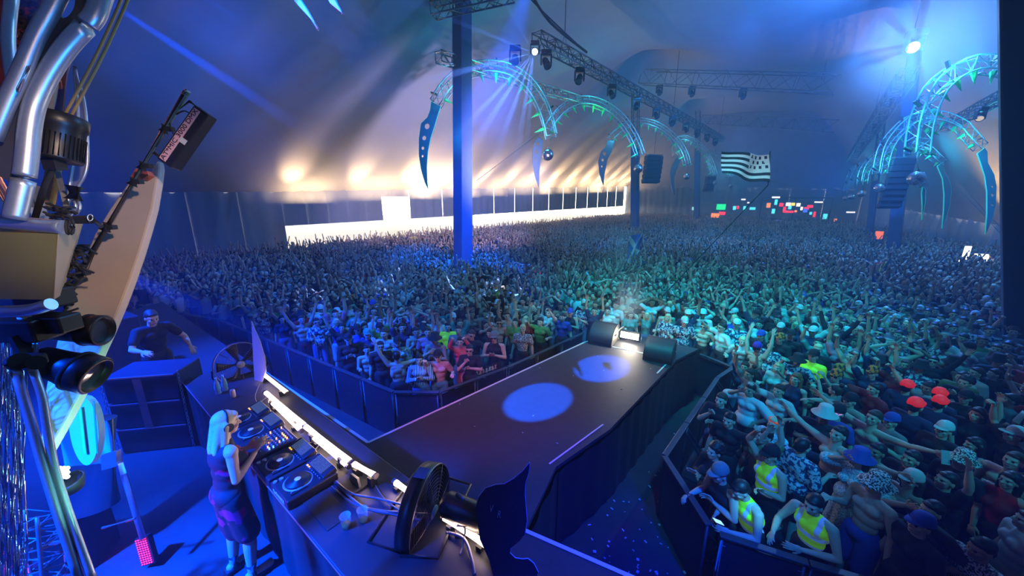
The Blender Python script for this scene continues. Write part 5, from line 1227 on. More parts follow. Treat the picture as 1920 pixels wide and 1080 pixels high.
b = MB(); b.tube([x * .38, x * .40 + Vector((0, 0, hh * .5)), x * .36 + Vector((0, 0, hh)) + d * .28, x * -.36 + Vector((0, 0, hh)) + d * .28, x * -.40 + Vector((0, 0, hh * .5)), x * -.38], .012, 8); b.tube([x * .38 + Vector((0, 0, hh)) , x * .36 + Vector((0, 0, hh)) - d * .3, x * -.36 + Vector((0, 0, hh)) - d * .3, x * -.38 + Vector((0, 0, hh))], .012, 8); b.build('stand', M_black, f2)
b = MB(); b.box(y * .385 + d * .0, (.12, .1, .004), Matrix((x, d, y)).transposed().to_quaternion().to_euler()); b.build('sticker', mat('sticker_blue', (.05, .12, .5), .5), f2)
# black flame-shaped panel with scratched letters, black drum behind it
out = [(993, 867), (991, 885), (985, 905), (984, 925), (986, 950), (988, 975), (984, 1000), (975, 1012), (958, 1026), (956, 1036), (966, 1046), (980, 1048), (990, 1047), (1001, 1056), (1009, 1072), (1000, 1095), (930, 1100), (918, 1050), (900, 1010), (893, 960), (892, 950), (897, 932), (910, 915), (930, 908), (946, 907), (963, 897), (980, 883)]
q = [D(x_, y_, 2.55) for x_, y_ in out]; e = empty('flame_panel', q[12], label='black flame-shaped panel with pale edge and letters V R, near end of the stage', cat='cut-out panel')
ql = [p - q[12] for p in q]; b = MB(); b.prism(ql, F_, .018); b.build('panel', M_blackm, e)
b = MB(); b.tube(ql[:16], .0042, 6); b.build('pale_edge', mat('edge_pale_blue', (.45, .62, .8), .3), e)
b = MB(); b.tube(ql[20:] + [ql[0]], .0035, 6); b.build('pale_edge', mat('edge_pale_grey', (.45, .42, .5), .3), e)
MX = Matrix((X_, U_, -F_)).transposed().to_4x4()
for ch, px, py in (('V', 921, 954), ('R', 936, 965)):
    text_mesh('letter', ch, .075, mat('scratch_tan', (.35, .28, .2), .6), e, Matrix.Translation(D(px, py, 2.53) - q[12]) @ MX @ Matrix.Rotation(R(-8), 4, 'Z'), .001, sx=.6)
e = empty('smoke_machine', G(880, 985, TZ) + Vector((0, 0, .12)), label='black cylindrical smoke machine lying between the fan and the flame-shaped panel', cat='machine')
b = MB(); dd = (D(965, 1000, 2.75) - D(850, 950, 2.95)).normalized(); b.lathe([(.0005, -.24), (.08, -.24), (.105, -.2), (.11, .12), (.095, .2), (.0005, .2)], (0, 0, 0), dd, 24); b.build('drum', M_black, e)
b = MB(); b.tube([D(848, 930, 2.95) - e.location, D(858, 925, 2.95) - e.location, D(870, 938, 2.9) - e.location], .012, 8); b.build('handle', M_dalu, e)
b = MB(); b.box((0.05, -.02, -.1), (.3, .2, .06)); b.build('feet', M_blackm, e)
# pale blade beside the far fan and thin pole stand in the pit
q = [D(x_, y_, 5.15) for x_, y_ in ((472, 602), (479, 620), (488, 640), (496, 668), (499, 695), (492, 716), (478, 712), (476, 680), (474, 640))]; b = MB(); b.prism(q, F_, .02); o = b.build('pale_blade', mat('blade_clear', (.55, .5, .6), .15, var=.1)); tag(o, 'upright pale pointed blade beside the far fan', 'blade')
b = MB(); P_ = G(607, 742, 0); b.tube([P_, P_ + Vector((0, 0, 1.1)), P_ + Vector((-.03, .02, 1.65)), P_ + Vector((-.1, .04, 1.75))], .014, 6); b.tube([P_ + Vector((-.22, .02, .02)), P_ + Vector((-.2, 0, .9))], .014, 6); tag(b.build('pole_stand', M_alu), 'thin bent metal pole in the left pit before the hooded crowd member', 'pole')

bp = G(912, 694, .98); e = empty('barrier_banner', bp, (0, 0, math.atan2(1.1, 1.38)), 'small pale printed banner tied to the pit fence beside the runway', 'banner'); b = MB(); b.box((0, 0, 0), (.85, .012, .2)); b.build('banner_cloth', M_blackm, e)
for k in range(9): b = MB(); b.box((-.36 + k * .09, -.009, .01 * (k % 2)), (.055, .006, .11), (0, R(15 * (k % 3 - 1)), 0)); b.box((-.36 + k * .09, -.009, -.03), (.075, .006, .025)); b.build('pale_mark', M_tape, e)
# ------------------------------------------------------------------ named people
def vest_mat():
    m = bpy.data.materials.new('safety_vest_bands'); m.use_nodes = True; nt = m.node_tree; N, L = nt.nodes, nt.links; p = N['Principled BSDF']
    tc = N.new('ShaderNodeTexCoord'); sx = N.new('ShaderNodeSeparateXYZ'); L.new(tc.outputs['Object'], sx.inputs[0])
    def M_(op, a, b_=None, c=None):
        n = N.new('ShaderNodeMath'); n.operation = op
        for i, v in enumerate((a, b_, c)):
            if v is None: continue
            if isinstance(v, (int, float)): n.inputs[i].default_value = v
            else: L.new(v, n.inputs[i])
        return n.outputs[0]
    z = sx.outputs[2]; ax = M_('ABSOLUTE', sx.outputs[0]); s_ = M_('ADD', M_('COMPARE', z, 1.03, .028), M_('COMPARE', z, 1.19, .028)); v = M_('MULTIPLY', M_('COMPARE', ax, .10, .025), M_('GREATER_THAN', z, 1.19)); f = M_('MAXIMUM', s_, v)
    mx = N.new('ShaderNodeMix'); mx.data_type = 'RGBA'; L.new(f, mx.inputs['Factor']); mx.inputs['A'].default_value = (.35, 1, .02, 1); mx.inputs['B'].default_value = (.25, .5, .95, 1); L.new(mx.outputs['Result'], p.inputs['Base Color']); L.new(mx.outputs['Result'], p.inputs['Emission Color']); p.inputs['Emission Strength'].default_value = .16  # vest colour also emits, standing in for ultraviolet glow
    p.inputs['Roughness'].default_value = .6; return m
VEST = vest_mat(); H_W = (('short', H_BK)); ORC = patterned('cap_orange_black', (1, .2, .02), (.02, .02, .02), 18); PURP = mat('cloth_purple', (.15, .03, .4), .8); OLIVE = mat('cloth_olive', (.2, .2, .07), .8); LACE = patterned('lace_white', (.75, .8, .85), (.3, .4, .5), 60)
CORAL = mat('cloth_coral', (.9, .12, .12), .7); REDN = mat('cap_red_glow', (1, .04, .03), .6, emit=(1, .01, .01), es=.55); MULTI = patterned('shirt_leaf', (.15, .25, .3), (.6, .65, .5), 16)  # red emission put into the cloth so it shows under blue light
GL = ('sunglasses', M_black)
def spot_of(px, py, h=1.66):
    g = G(px, py, h); x, y = g.x, g.y
    for _ in range(60):
        if inside(x, y, STAGE_POLY) or edge_dist(x, y, STAGE_POLY) < .32: g = Vector((x, y)) + Vector((x, y)).normalized() * .04; x, y = g.x, g.y
        else: break
    for hx, hy in HEROES:
        d = Vector((x - hx, y - hy))
        if d.length < .38: d = (d.normalized() if d.length > .01 else Vector((1, 0))) * (.39 - d.length); x += d.x; y += d.y
    return x, y
def hero(px, py, pi, label, yaw=0.0, fem=False, top=None, bottom=('shorts', BLK), hair=('short', H_BK), hat=None, extra=(), skin=1, scale=1.0, P=None, back=False, h=1.66):
    x, y = spot_of(px, py, h * scale); HEROES.append((x, y))
    a = face_cam(x, y, yaw) + (math.pi if back else 0)
    return person((x, y), a, pi, label, skin, fem, top, bottom, hair, hat, extra, scale, 'people in the crowd nearest the stage', P)
P_guard = Pose(((.08, .12, -.25), (-.06, .34, -.20)), lean=.30, look=-.25, curl=.4); P_guard2 = Pose(((.10, .14, -.24), (.02, .36, -.22)), ((.12, .10, -.25), (-.12, .30, -.24)), lean=.22, look=.0, curl=.2)
P_gup = Pose(((.10, .10, .24), (-.02, .12, .45)), ((.06, .02, -.28), (-.05, .20, -.22)), lean=.05, curl=.9); P_back = Pose(ARM['wide'], ARM['up_out'], lean=.0, curl=.3); P_hi = Pose(ARM['down'], ((.26, .05, .10), (.36, .10, .36)), lean=.05, curl=.12)
P_lean = Pose(ARM['lean'], ARM['cross'], lean=.22, curl=.5)
# guards
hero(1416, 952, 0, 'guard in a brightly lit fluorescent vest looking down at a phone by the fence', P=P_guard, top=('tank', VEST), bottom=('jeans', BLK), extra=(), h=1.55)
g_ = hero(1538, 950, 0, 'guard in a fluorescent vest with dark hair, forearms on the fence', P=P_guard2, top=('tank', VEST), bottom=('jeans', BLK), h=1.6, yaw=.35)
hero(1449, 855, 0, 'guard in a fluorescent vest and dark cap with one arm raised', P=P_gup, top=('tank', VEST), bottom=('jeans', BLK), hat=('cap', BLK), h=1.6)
sl = empty('phone', (0, 0, 0), label='dark phone in the hands of the guard looking down', cat='phone'); q_ = HEROES[0]; yw_ = face_cam(*q_); dv = Vector((-math.sin(yw_), math.cos(yw_), 0)); sl.location = (q_[0] + dv.x * .46, q_[1] + dv.y * .46, 1.13); sl.rotation_euler = (.5, 0, yw_); b = MB(); b.box((0, 0, 0), (.075, .15, .009), bev=.003); b.build('phone_body', M_black, sl); b = MB(); b.box((0, 0, .006), (.066, .135, .002)); b.build('screen', mat('phone_screen', (.2, .5, .9), .2, emit=(.3, .7, 1), es=2.5), sl)
light('guard_spot', 'SPOT', (2.2, -1.5, 8.5), 5000, (.1, .9, 1), (q_[0], q_[1], 1.4), .05, 4.6, .5)
hero(1323, 603, 12, 'bare-chested person in sunglasses, brightly lit, elbow raised, at the fence corner', extra=(GL,), skin=4)
hero(1378, 594, 1, 'person in a blue vest top with one arm raised, brightly lit', top=('tank', BLUC), bottom=('shorts', BLUC), hair=('short', H_BL))
hero(1425, 606, 10, 'person in white top with dark hair, right of the blue vest top', fem=True, top=('tank', WHT), bottom=('shorts', BLK), hair=('bun', H_BK))
hero(1428, 626, 4, 'person in a bright blue cap behind the raised arms', top=('tee', BLK), hat=('cap', BLUC))
hero(1450, 630, 5, 'person in black t-shirt and denim shorts, arms folded, orange-fronted cap', top=('tee', BLK), bottom=('shorts', DENIM), hat=('cap', ORC))
hero(1484, 626, 3, 'person in black t-shirt and black cap beside the folded arms', top=('tee', BLK), hat=('cap', BLK), bottom=('jeans', BLK))
hero(1525, 614, 13, 'person in white t-shirt with both arms up in a V, dark cap', top=('tee', WHT), hat=('cap', BLK))
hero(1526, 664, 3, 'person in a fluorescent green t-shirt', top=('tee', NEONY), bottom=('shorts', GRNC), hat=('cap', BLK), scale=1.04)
hero(1419, 656, 0, 'bare-backed person with purple cap, both arms up, by the fence', back=True, hat=('cap', PURP))
hero(1409, 726, 11, 'person in white t-shirt with a dark strap across the chest', top=('loose', WHT), bottom=('jeans', BLK), skin=2)
hero(1465, 726, 8, 'person in white t-shirt with a fist beside the head', top=('tee', WHT), bottom=('shorts', BLK), hair=('short', H_BR))
hero(1493, 707, 3, 'person in a navy vest top with long hair, arm down', fem=True, top=('tank', NAVY), hair=('long', H_RD))
hero(1371, 782, 0, 'person in black t-shirt stretching one open hand over the right pit', P=P_hi, top=('tee', BLK), bottom=('jeans', BLK), yaw=.2)
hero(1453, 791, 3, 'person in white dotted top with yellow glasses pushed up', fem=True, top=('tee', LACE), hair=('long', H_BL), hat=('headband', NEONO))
hero(1569, 702, 3, 'person in black with an orange and black cap, front one', top=('tee', BLK), hat=('cap', ORC), extra=(GL,))
hero(1580, 684, 12, 'person in black with an orange and black cap, rear one', top=('tee', NAVY), hat=('cap', ORC))
hero(1571, 769, 3, 'person in blue top with a glowing purple visor', top=('tee', BLUC), hat=('cap', BLK), extra=(('sunglasses', mat('visor_purple', (.8, .4, 1), .3, emit=(.7, .35, 1), es=1.6)),))
hero(1345, 840, 4, 'person in black with dark curly hair, hands together at the fence', fem=True, top=('long', BLK), hair=('curly', H_BK))
hero(1348, 902, 0, 'person in black vest top leaning on the fence with a white stick', P=P_lean, top=('tank', BLK), bottom=('jeans', BLK), hat=('cap', GRY))
hero(1573, 809, 9, 'bare-chested person stretching an arm sideways above the patterned shirt', skin=1, scale=1.05)
hero(1506, 833, 10, 'person in black and white patterned loose shirt, seen from behind', top=('loose', PAT1), back=True, hair=('short', H_BK))
hero(1606, 846, 11, 'person in white lace dress and a blue bucket hat', fem=True, top=('loose', LACE), bottom=('skirt', LACE), hair=('long', H_BK), hat=('bucket', BLUC))
hero(1434, 815, 2, 'person in olive top with one arm up, left of the guard', top=('tee', OLIVE), hair=('short', H_BK))
hero(1645, 904, 10, 'bare-chested person in a spotted bucket hat and blue shorts with a shoulder bag', skin=1, bottom=('shorts', BLUC), hat=('bucket', PAT2), scale=1.05)
hero(1711, 897, 10, 'person in black bikini top and a white cap', fem=True, top=None, bottom=('shorts', BLK), hair=('long', H_BR), hat=('cap', WHT))
hero(1645, 842, 14, 'bare-chested person with dark hair holding a hand to the mouth', skin=2)
ph = hero(1775, 897, 2, 'person in black t-shirt holding up a bright phone', top=('tee', BLK), yaw=-.2)
pp = D(1773, 858, HEROES and (Vector((*HEROES[-1], 1.9)) - CP).dot(F_) - .1); sl = empty('phone', pp, (1.2, 0, -.3), 'bright phone held up in the dark crowd at the lower right', 'phone'); b = MB(); b.box((0, 0, 0), (.08, .16, .01), bev=.003); b.build('phone_body', mat('phone_case_pale', (.4, .55, .6), .4), sl); b = MB(); b.box((0, 0, -.006), (.068, .14, .002)); b.build('screen', M_black, sl)
hero(1715, 1016, 3, 'person in black with a blue cap, in the dark foreground', top=('tee', BLK), hat=('cap', BLUC)); hero(1749, 956, 11, 'person in black shading the eyes below the raised phone', top=('tee', BLK))
hero(1896, 896, 3, 'person in red bikini top at the right edge', fem=True, top=('tank', REDC), hair=('long', H_BK)); hero(1853, 1040, 12, 'person in black and white blotched shirt at the bottom right', top=('loose', PAT2), skin=2)
hero(1858, 880, 3, 'person with a leopard bucket hat near the right edge', top=('tee', BLK), hat=('bucket', PAT2))
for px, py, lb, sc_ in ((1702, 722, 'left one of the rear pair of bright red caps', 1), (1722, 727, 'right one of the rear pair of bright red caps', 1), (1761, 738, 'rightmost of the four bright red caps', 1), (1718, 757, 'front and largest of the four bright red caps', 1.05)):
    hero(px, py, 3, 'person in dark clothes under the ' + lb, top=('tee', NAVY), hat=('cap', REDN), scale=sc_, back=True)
hero(1639, 694, 1, 'person in blue top with an orange patterned cap, fist raised', top=('tee', NAVY), hat=('cap', ORC)); hero(1649, 725, 15, 'person in an open red shirt, dark hair', top=('loose', REDC), yaw=-.5)
hero(1805, 704, 3, 'person in yellow-green top with dark shoulder straps', top=('tee', OLIVE)); hero(1815, 768, 2, 'person in black printed t-shirt with a raised forearm', top=('tee', BLK), fem=True, hair=('long', H_BK)); hero(1771, 802, 3, 'person in black with a pale cap seen from above', top=('tee', BLK), hat=('cap', WHT))
hero(1639, 779, 9, 'bare-chested person with both arms spread, short fair hair', hair=('short', H_BR), skin=1, scale=1.05)
dn = hero(1683, 852, 3, 'person in black t-shirt with white capital lettering across the chest', top=('tee', BLK))
text_mesh('chest_lettering', "DON'T", .11, mat('print_white', (.6, .65, .7), .6), dn, Matrix.Translation((0, .145, 1.30)) @ Matrix.Rotation(math.pi, 4, 'Z') @ Matrix.Rotation(R(90), 4, 'X'), .002)
# left of the runway
hero(787, 686, 4, 'person in blue and white striped shirt at the fence, face brightly lit', top=('long', PAT3), bottom=('jeans', DENIM), skin=0)
hero(745, 681, 0, 'bare-backed person facing away with one arm up, beside the striped shirt', P=P_back, back=True, bottom=('jeans', BLK), skin=1)
hero(693, 707, 10, 'small bare-chested person with a strap, left of the bare back', skin=1, scale=.93)
hero(655, 655, 5, 'person in black hooded top with white scrawl on the chest', top=('long', BLK), hat=('cap', BLK), bottom=('jeans', BLK))
hero(821, 662, 8, 'person in pale pink t-shirt and dark cap', top=('tee', PNK), hat=('cap', BLK), bottom=('shorts', DENIM))
hero(881, 660, 14, 'person in black printed t-shirt and sunglasses, hand at the mouth', top=('tee', BLK), bottom=('jeans', BLK), extra=(GL,))
hero(863, 638, 6, 'person in a coral red jacket filming', top=('long', CORAL), bottom=('shorts', CORAL)); hero(927, 628, 4, 'person in black vest top with a cap and sunglasses, pointing', top=('tank', BLK), hat=('cap', GRY), extra=(GL,), scale=1.06)
hero(745, 640, 10, 'bearded person in leafy patterned shirt and black cap', top=('loose', MULTI), hat=('cap', BLK), hair=('beard', H_BR)); hero(859, 616, 3, 'bearded person in grey t-shirt behind the coral jacket', top=('tee', GRY), hair=('short', H_BR)); hero(702, 645, 3, 'person in black with sunglasses behind the small bare-chested person', top=('tee', BLK), extra=(GL,))
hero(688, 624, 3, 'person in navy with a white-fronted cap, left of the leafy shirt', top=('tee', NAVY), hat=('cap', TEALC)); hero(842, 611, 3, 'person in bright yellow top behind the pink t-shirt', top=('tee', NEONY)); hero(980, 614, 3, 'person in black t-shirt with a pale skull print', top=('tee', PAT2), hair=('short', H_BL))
hero(999, 577, 11, 'person in white top glowing in a light beam beside the runway', fem=True, top=('tee', WHT), hair=('long', H_BL)); hero(966, 602, 3, 'person in green t-shirt left of the skull print', top=('tee', GRNC)); hero(1055, 590, 15, 'person in blue t-shirt leaning on the fence at the runway corner', top=('tee', BLUC))
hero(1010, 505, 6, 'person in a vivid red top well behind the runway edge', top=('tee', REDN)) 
light('striped_spot', 'SPOT', (-4, -1, 8.0), 3200, (.2, .55, 1), (HEROES[-17][0], HEROES[-17][1], 1.3) if False else (-1.75, 6.95, 1.35), .04, 4.2, .5)
light('fence_spot', 'SPOT', (-2, -1.5, 10), 9000, (.05, .75, 1), (spot_of(1350, 603)[0], spot_of(1350, 603)[1], 1.3), .05, 7.5, .7)
light('fence_spot', 'SPOT', (-4, 0, 10), 6000, (.1, .7, 1), (spot_of(1010, 585)[0], spot_of(1010, 585)[1], 1.3), .05, 6, .7)
# the dj
P_dj = Pose(((.05, .0, -.255), (-.05, .20, -.13)), ((.06, .03, -.25), (-.12, .22, -.14)), lean=.10, look=-.12, curl=.55, fem=True, step=.02)
djp = TM @ Vector((2.98, -.24, 0)); DRESS = patterned('dress_black_red', (.012, .012, .016), (.5, .01, .09), 7); DRESS.node_tree.nodes['Color Ramp'].color_ramp.elements[0].position = .56; DRESS.node_tree.nodes['Color Ramp'].color_ramp.elements[1].position = .60
dj = person((djp.x, djp.y), math.atan2(tn.y, tn.x) - math.pi / 2 + R(6), 0, 'dj with long blond hair and headphones in a sleeveless black and red dress', 0, True, ('tank', DRESS), ('skirt', DRESS), ('long', H_BL), None, (('headphones', M_black),), .99, None, P_dj, z=DZ + .02)
b = MB()
for n_ in 'rl':
    a_ = P_dj.J['ank' + n_]; b.box(a_ + Vector((0, .05, -.07)), (.10, .27, .06), bev=.02); b.tube([a_ + Vector((0, 0, -.06)), a_ + Vector((0, 0, .08))], [.052, .05], 12)
b.build('boots', M_blackm, dj)
# the technician
tq = D(278, 603, 6.0); P_t = Pose(((.14, .16, -.20), (.10, .38, -.16)), ((.16, .10, -.22), (.14, .30, -.33)), lean=.18, look=-.15, curl=.4)
person((tq.x, tq.y), R(-115), 0, 'technician in black t-shirt reaching over the speaker stack at the left', 1, False, ('tee', BLK), ('jeans', BLK), ('short', H_BR), None, (), 1.04, None, P_t, z=DZ)
# ------------------------------------------------------------------ the set piece hanging at the left (pixel traces at their own depth)
M_chr = mat('brushed_tube', (.62, .66, .72), .36, .8, scale=60, var=.12); M_board = mat('board_cream', (.62, .50, .42), .45, scale=5, var=.12, bump=.05); M_gold = mat('box_gold', (.26, .24, .07), .5, scale=8, var=.15)
M_goldl = mat('box_side', (.62, .42, .22), .5, scale=8, var=.1); M_rod = mat('rod_amber', (.65, .38, .10), .4); M_plate = mat('gusset_plate', (.16, .17, .14), .45, .5, var=.15); M_redw = mat('panel_red', (.35, .05, .02), .7, scale=6, var=.5)
M_board2 = mat('board_mint', (.35, .65, .6), .4, var=.08); M_wood = mat('board_nose_red', (.45, .1, .05), .5)
def tpx(b, pts, rpx, dep, n=12, smooth=4, dd=None):
    q = [D(p[0], p[1], dep if len(p) < 3 else p[2]) for p in pts]
    q = cr(q, smooth) if len(q) > 2 else q
    b.tube(q, rpx * dep / FPX, n)
def ob(b, name, m, lab, cat, group=None): return tag(b.build(name, m), lab, cat, group)
# long cream board
out = [(302, 302), (304, 318), (300, 350), (293, 392), (282, 432), (268, 478), (252, 525), (235, 570), (213, 622), (190, 672), (160, 735), (132, 788), (108, 830), (92, 858), (86, 845), (86, 800), (92, 740), (102, 690), (118, 630), (138, 560), (158, 505), (185, 440), (212, 395), (235, 362), (258, 330), (266, 338), (280, 325), (284, 332)]
dep_of = lambda y: 2.35 - .35 * (y - 300) / 550
q = [D(x, y, dep_of(y)) for x, y in out]; e = empty('surfboard', q[13], label='long cream surfboard hanging upright at the left, its nose pointing down', cat='surfboard'); ql = [p - q[13] for p in q]
b = MB(); b.prism(ql, F_, .05); o = b.build('board', M_board, e); bv = o.modifiers.new('b', 'BEVEL'); bv.width = .012; bv.segments = 2
b = MB(); b.tube(cr([D(x, y, dep_of(y) - .027) - q[13] for x, y in ((250, 345), (215, 402), (180, 470), (160, 520))], 5), .0015, 4); b.build('seam', M_blackm, e)
b = MB(); b.prism([D(x, y, 2.28) - q[13] for x, y in ((252, 335), (262, 318), (270, 324), (259, 343))], F_, .05); b.prism([D(x, y, 2.28) - q[13] for x, y in ((268, 330), (282, 322), (284, 330), (272, 338))], F_, .04); b.build('nose_block', M_wood, e)
# small mint board
cx, cy = 164, 806; q = []
for i in range(28): a = 2 * math.pi * i / 28; q.append(D(cx + 27 * math.cos(a) * (1 - .10 * math.sin(a)) + 5 * math.sin(a), cy + 64 * math.sin(a), 3.0))
c0 = D(cx, cy, 3.0); e = empty('surfboard', c0, label='small mint board with a green stripe behind the long surfboard', cat='surfboard'); b = MB(); b.prism([p - c0 for p in q], F_, .05); b.build('board', M_board2, e)
b = MB(); b.bar(D(150, 762, 2.96) - c0, D(160, 850, 2.96) - c0, .022, .006, F_); b.build('stripe', mat('stripe_green', (.2, .8, .1), .5), e)
b = MB(); b.bar(D(176, 752, 2.96) - c0, D(183, 850, 2.96) - c0, .012, .006, F_); b.build('stripe', mat('stripe_teal', (.03, .3, .3), .5), e)
# column under it
b = MB(); A = D(165, 790, 3.6); Bm = D(172, 952, 3.6); b.tube([A, Bm], .2, 28); ob(b, 'column', mat('column_teal', (.04, .12, .15), .35, var=.1), 'teal drum-like column under the small mint board', 'column')
# black pipe and strobe
e = empty('pipe', D(130, 545, 2.05), label='long black pipe slanting up along the surfboard', cat='pipe'); o0 = e.location.copy()
b = MB(); b.tube([D(130, 545, 2.05) - o0, D(350, 172, 2.1) - o0], .017, 14); b.build('pipe_tube', M_black, e)
b = MB(); b.tube([D(346, 179, 2.1) - o0, D(352, 169, 2.1) - o0], .0185, 14); b.build('end_band', mat('band_white', (.6, .6, .6), .5), e)
for px, py in ((308, 222), (266, 290), (247, 318), (205, 405), (160, 490)):
    b = MB(); d = (D(350, 172, 2.1) - D(130, 545, 2.05)).normalized(); p = D(px + 1, py + 20 - 0, 2.1) - o0; k = d * ((p).dot(d)); b.tube([k - d * .02, k + d * .02], .027, 10); b.box(k + X_ * .03, (.035, .03, .025)); b.build('clamp', M_blackm, e)
TL, TR_, BR, BL = D(372, 203, 2.1), D(401, 218, 2.1), D(331, 319, 2.1), D(303, 300, 2.1)
ax = ((TR_ + TL) / 2 - (BR + BL) / 2); L = ax.length; ax.normalize(); ay = ((TR_ - TL).normalized()); ay = (ay - ax * ay.dot(ax)).normalized(); az = ax.cross(ay); c0 = (TL + TR_ + BR + BL) / 4
e = empty('strobe_lamp', c0, label='black strobe lamp with a pink and white name strip, clamped above the surfboard', cat='stage lamp'); RM = Matrix((ax, ay, az)).transposed(); qr = RM.to_quaternion().to_euler()
Wd = (TR_ - TL).length * .98
b = MB(); b.box((0, 0, 0), (L, Wd, .07), RM.to_euler(), bev=.008); b.build('housing', M_black, e)
fz = az if (az.dot(CP - c0) > 0) else -az
b = MB(); b.box(fz * .037 - ay * Wd * .14, (L * .93, Wd * .42, .003), RM.to_euler()); st = b.build('name_strip', mat('strip_pink', (.85, .45, .5), .5, var=.25, scale=3), e)
ty = az.cross(ax) if False else fz.cross(ax).normalized(); TMx = Matrix((ax, ty, fz)).transposed().to_4x4(); TMx.translation = fz * .0405 - ay * Wd * .14
tm = text_mesh('lettering', 'AT*MIC 3000 DMX', .040, mat('ink_dark', (.03, .01, .02), .6), st, TMx, .0008, sx=1.05)
b = MB(); b.box(fz * .037 + ay * Wd * .22 - ax * L * .05, (.03, .04, .004), RM.to_euler()); b.build('mark', mat('mark_white', (.7, .7, .7), .5), e)
b = MB(); s1, s2 = D(355, 190, 2.1) - c0, D(376, 205, 2.1) - c0; b.tube([s1, s2], .008, 6); b.tube([s1, D(315, 222, 2.1) - c0], .006, 6); b.tube([D(306, 300, 2.1) - c0, D(285, 283, 2.1) - c0], .008, 6); b.tube(cr([D(330, 215, 2.1) - c0, D(345, 208, 2.05) - c0, D(360, 215, 2.1) - c0], 5), .004, 6); b.tube(cr([D(318, 228, 2.1) - c0, D(322, 245, 2.05) - c0, D(332, 258, 2.1) - c0], 5), .004, 6); b.tube(cr([D(312, 232, 2.1) - c0, D(300, 262, 2.05) - c0, D(290, 278, 2.1) - c0], 5), .003, 6); b.build('bracket', M_blackm, e)
# big aluminium tubes and gusset plates
b = MB(); tpx(b, [(215, -60), (196, -20), (180, 25), (166, 44)], 15, 1.5); tpx(b, [(166, 44), (128, 84), (93, 134), (68, 185), (57, 230), (51, 290), (46, 331)], 15, 1.5); tpx(b, [(46, 331), (37, 368), (27, 410)], 15.5, 1.5); ob(b, 'curved_tube', M_chr, 'thick bent aluminium tube with welds, rightmost at the top left', 'tube')
b = MB(); tpx(b, [(130, -50), (100, 10), (70, 64), (43, 128), (14, 191), (-15, 260)], 13, 1.45); ob(b, 'curved_tube', M_chr, 'aluminium tube crossing the top left corner beside the plate', 'tube')
b = MB(); tpx(b, [(26, -30), (17, 40), (16, 90), (22, 140), (30, 180)], 9, 1.7); ob(b, 'curved_tube', M_chr, 'thin bluish aluminium tube against the red panel', 'tube')
hole = [(128 + 15 * math.cos(a) + 6 * math.sin(a), 12 - 24 * math.sin(a)) for a in [2 * math.pi * i / 16 for i in range(16)]]
q = [D(x, y, 1.5) for x, y in ((110, -40), (185, -40), (178, 30), (128, 80), (91, 130), (64, 181), (53, 240), (48, 330), (28, 345), (0, 330), (-20, 280), (14, 195), (43, 130), (70, 66))]; b = MB(); b.prism(q, F_, .012, [[D(x, y, 1.5) for x, y in hole]]); ob(b, 'gusset_plate', M_plate, 'dull metal plate with an oval hole, welded between the tubes', 'plate')
b = MB(); b.tube([D(x, y, 1.41) for x, y in ((34, 171), (56, 126))], .0045, 6); b.tube([D(x, y, 1.41) for x, y in ((31, 166), (51, 124), (57, 123), (57, 130), (38, 172), (31, 172), (31, 166))], .0018, 5); ob(b, 'embossed_badge', M_alu, 'small embossed oval badge on the aluminium tube', 'badge')
b = MB(); q = [D(x, y, 3.3) for x, y in ((-90, -120), (92, -120), (110, 40), (96, 120), (70, 240), (-90, 300))]; b.prism(q, F_, .06); ob(b, 'set_panel', M_redw, 'rusty red panel behind the tubes in the top left corner', 'panel')
b = MB(); rr = random.Random(4)
for k in range(160):
    x, y = rr.uniform(32, 92), rr.uniform(-20, 110); 
    if abs(x - 62) > 30 - y * .1: continue
    p = D(x, y, 3.2); b.tube([p, p + Vector((rr.uniform(-.05, .05), -.04, rr.uniform(-.08, .02)))], [.016, .002], 4)
tag(b.build('black_fur', M_blackm), 'black tuft of artificial fur on the red panel', 'fur', kind='stuff')
for (a, c, lab) in (((240, -30), (118, 222), 'left one of the two slanting amber rods'), ((252, -30), (131, 222), 'right one of the two slanting amber rods')):
    b = MB(); tpx(b, [a, ((a[0] + c[0]) / 2 + 5, (a[1] + c[1]) / 2), c], 2.4, 1.9); ob(b, 'amber_rod', M_rod, lab, 'rod', 'amber rods')
b = MB(); tpx(b, [(121, 118), (112, 215)], 8, 2.2); ob(b, 'lilac_strut', mat('lilac_paint', (.2, .16, .22), .6), 'pale lilac upright strut behind the bent tube', 'strut')
b = MB(); b.prism([D(x, y, 2.3) for x, y in ((98, 140), (110, 130), (94, 212), (82, 212))], F_, .03); ob(b, 'gold_strip', M_goldl, 'narrow golden strip above the black can lamp', 'strip')
for k, (pts_, lab) in enumerate((([(95, 300), (104, 300), (92, 385), (76, 385)], 'wider orange plank under the black can lamp'), ([(106, 300), (114, 300), (97, 388), (90, 386)], 'narrow orange plank under the black can lamp'))):
    b = MB(); b.prism([D(x, y, 2.1) for x, y in pts_], F_, .03); ob(b, 'orange_plank', mat('plank_orange', (.6, .32, .08), .5, var=.2), lab, 'plank')
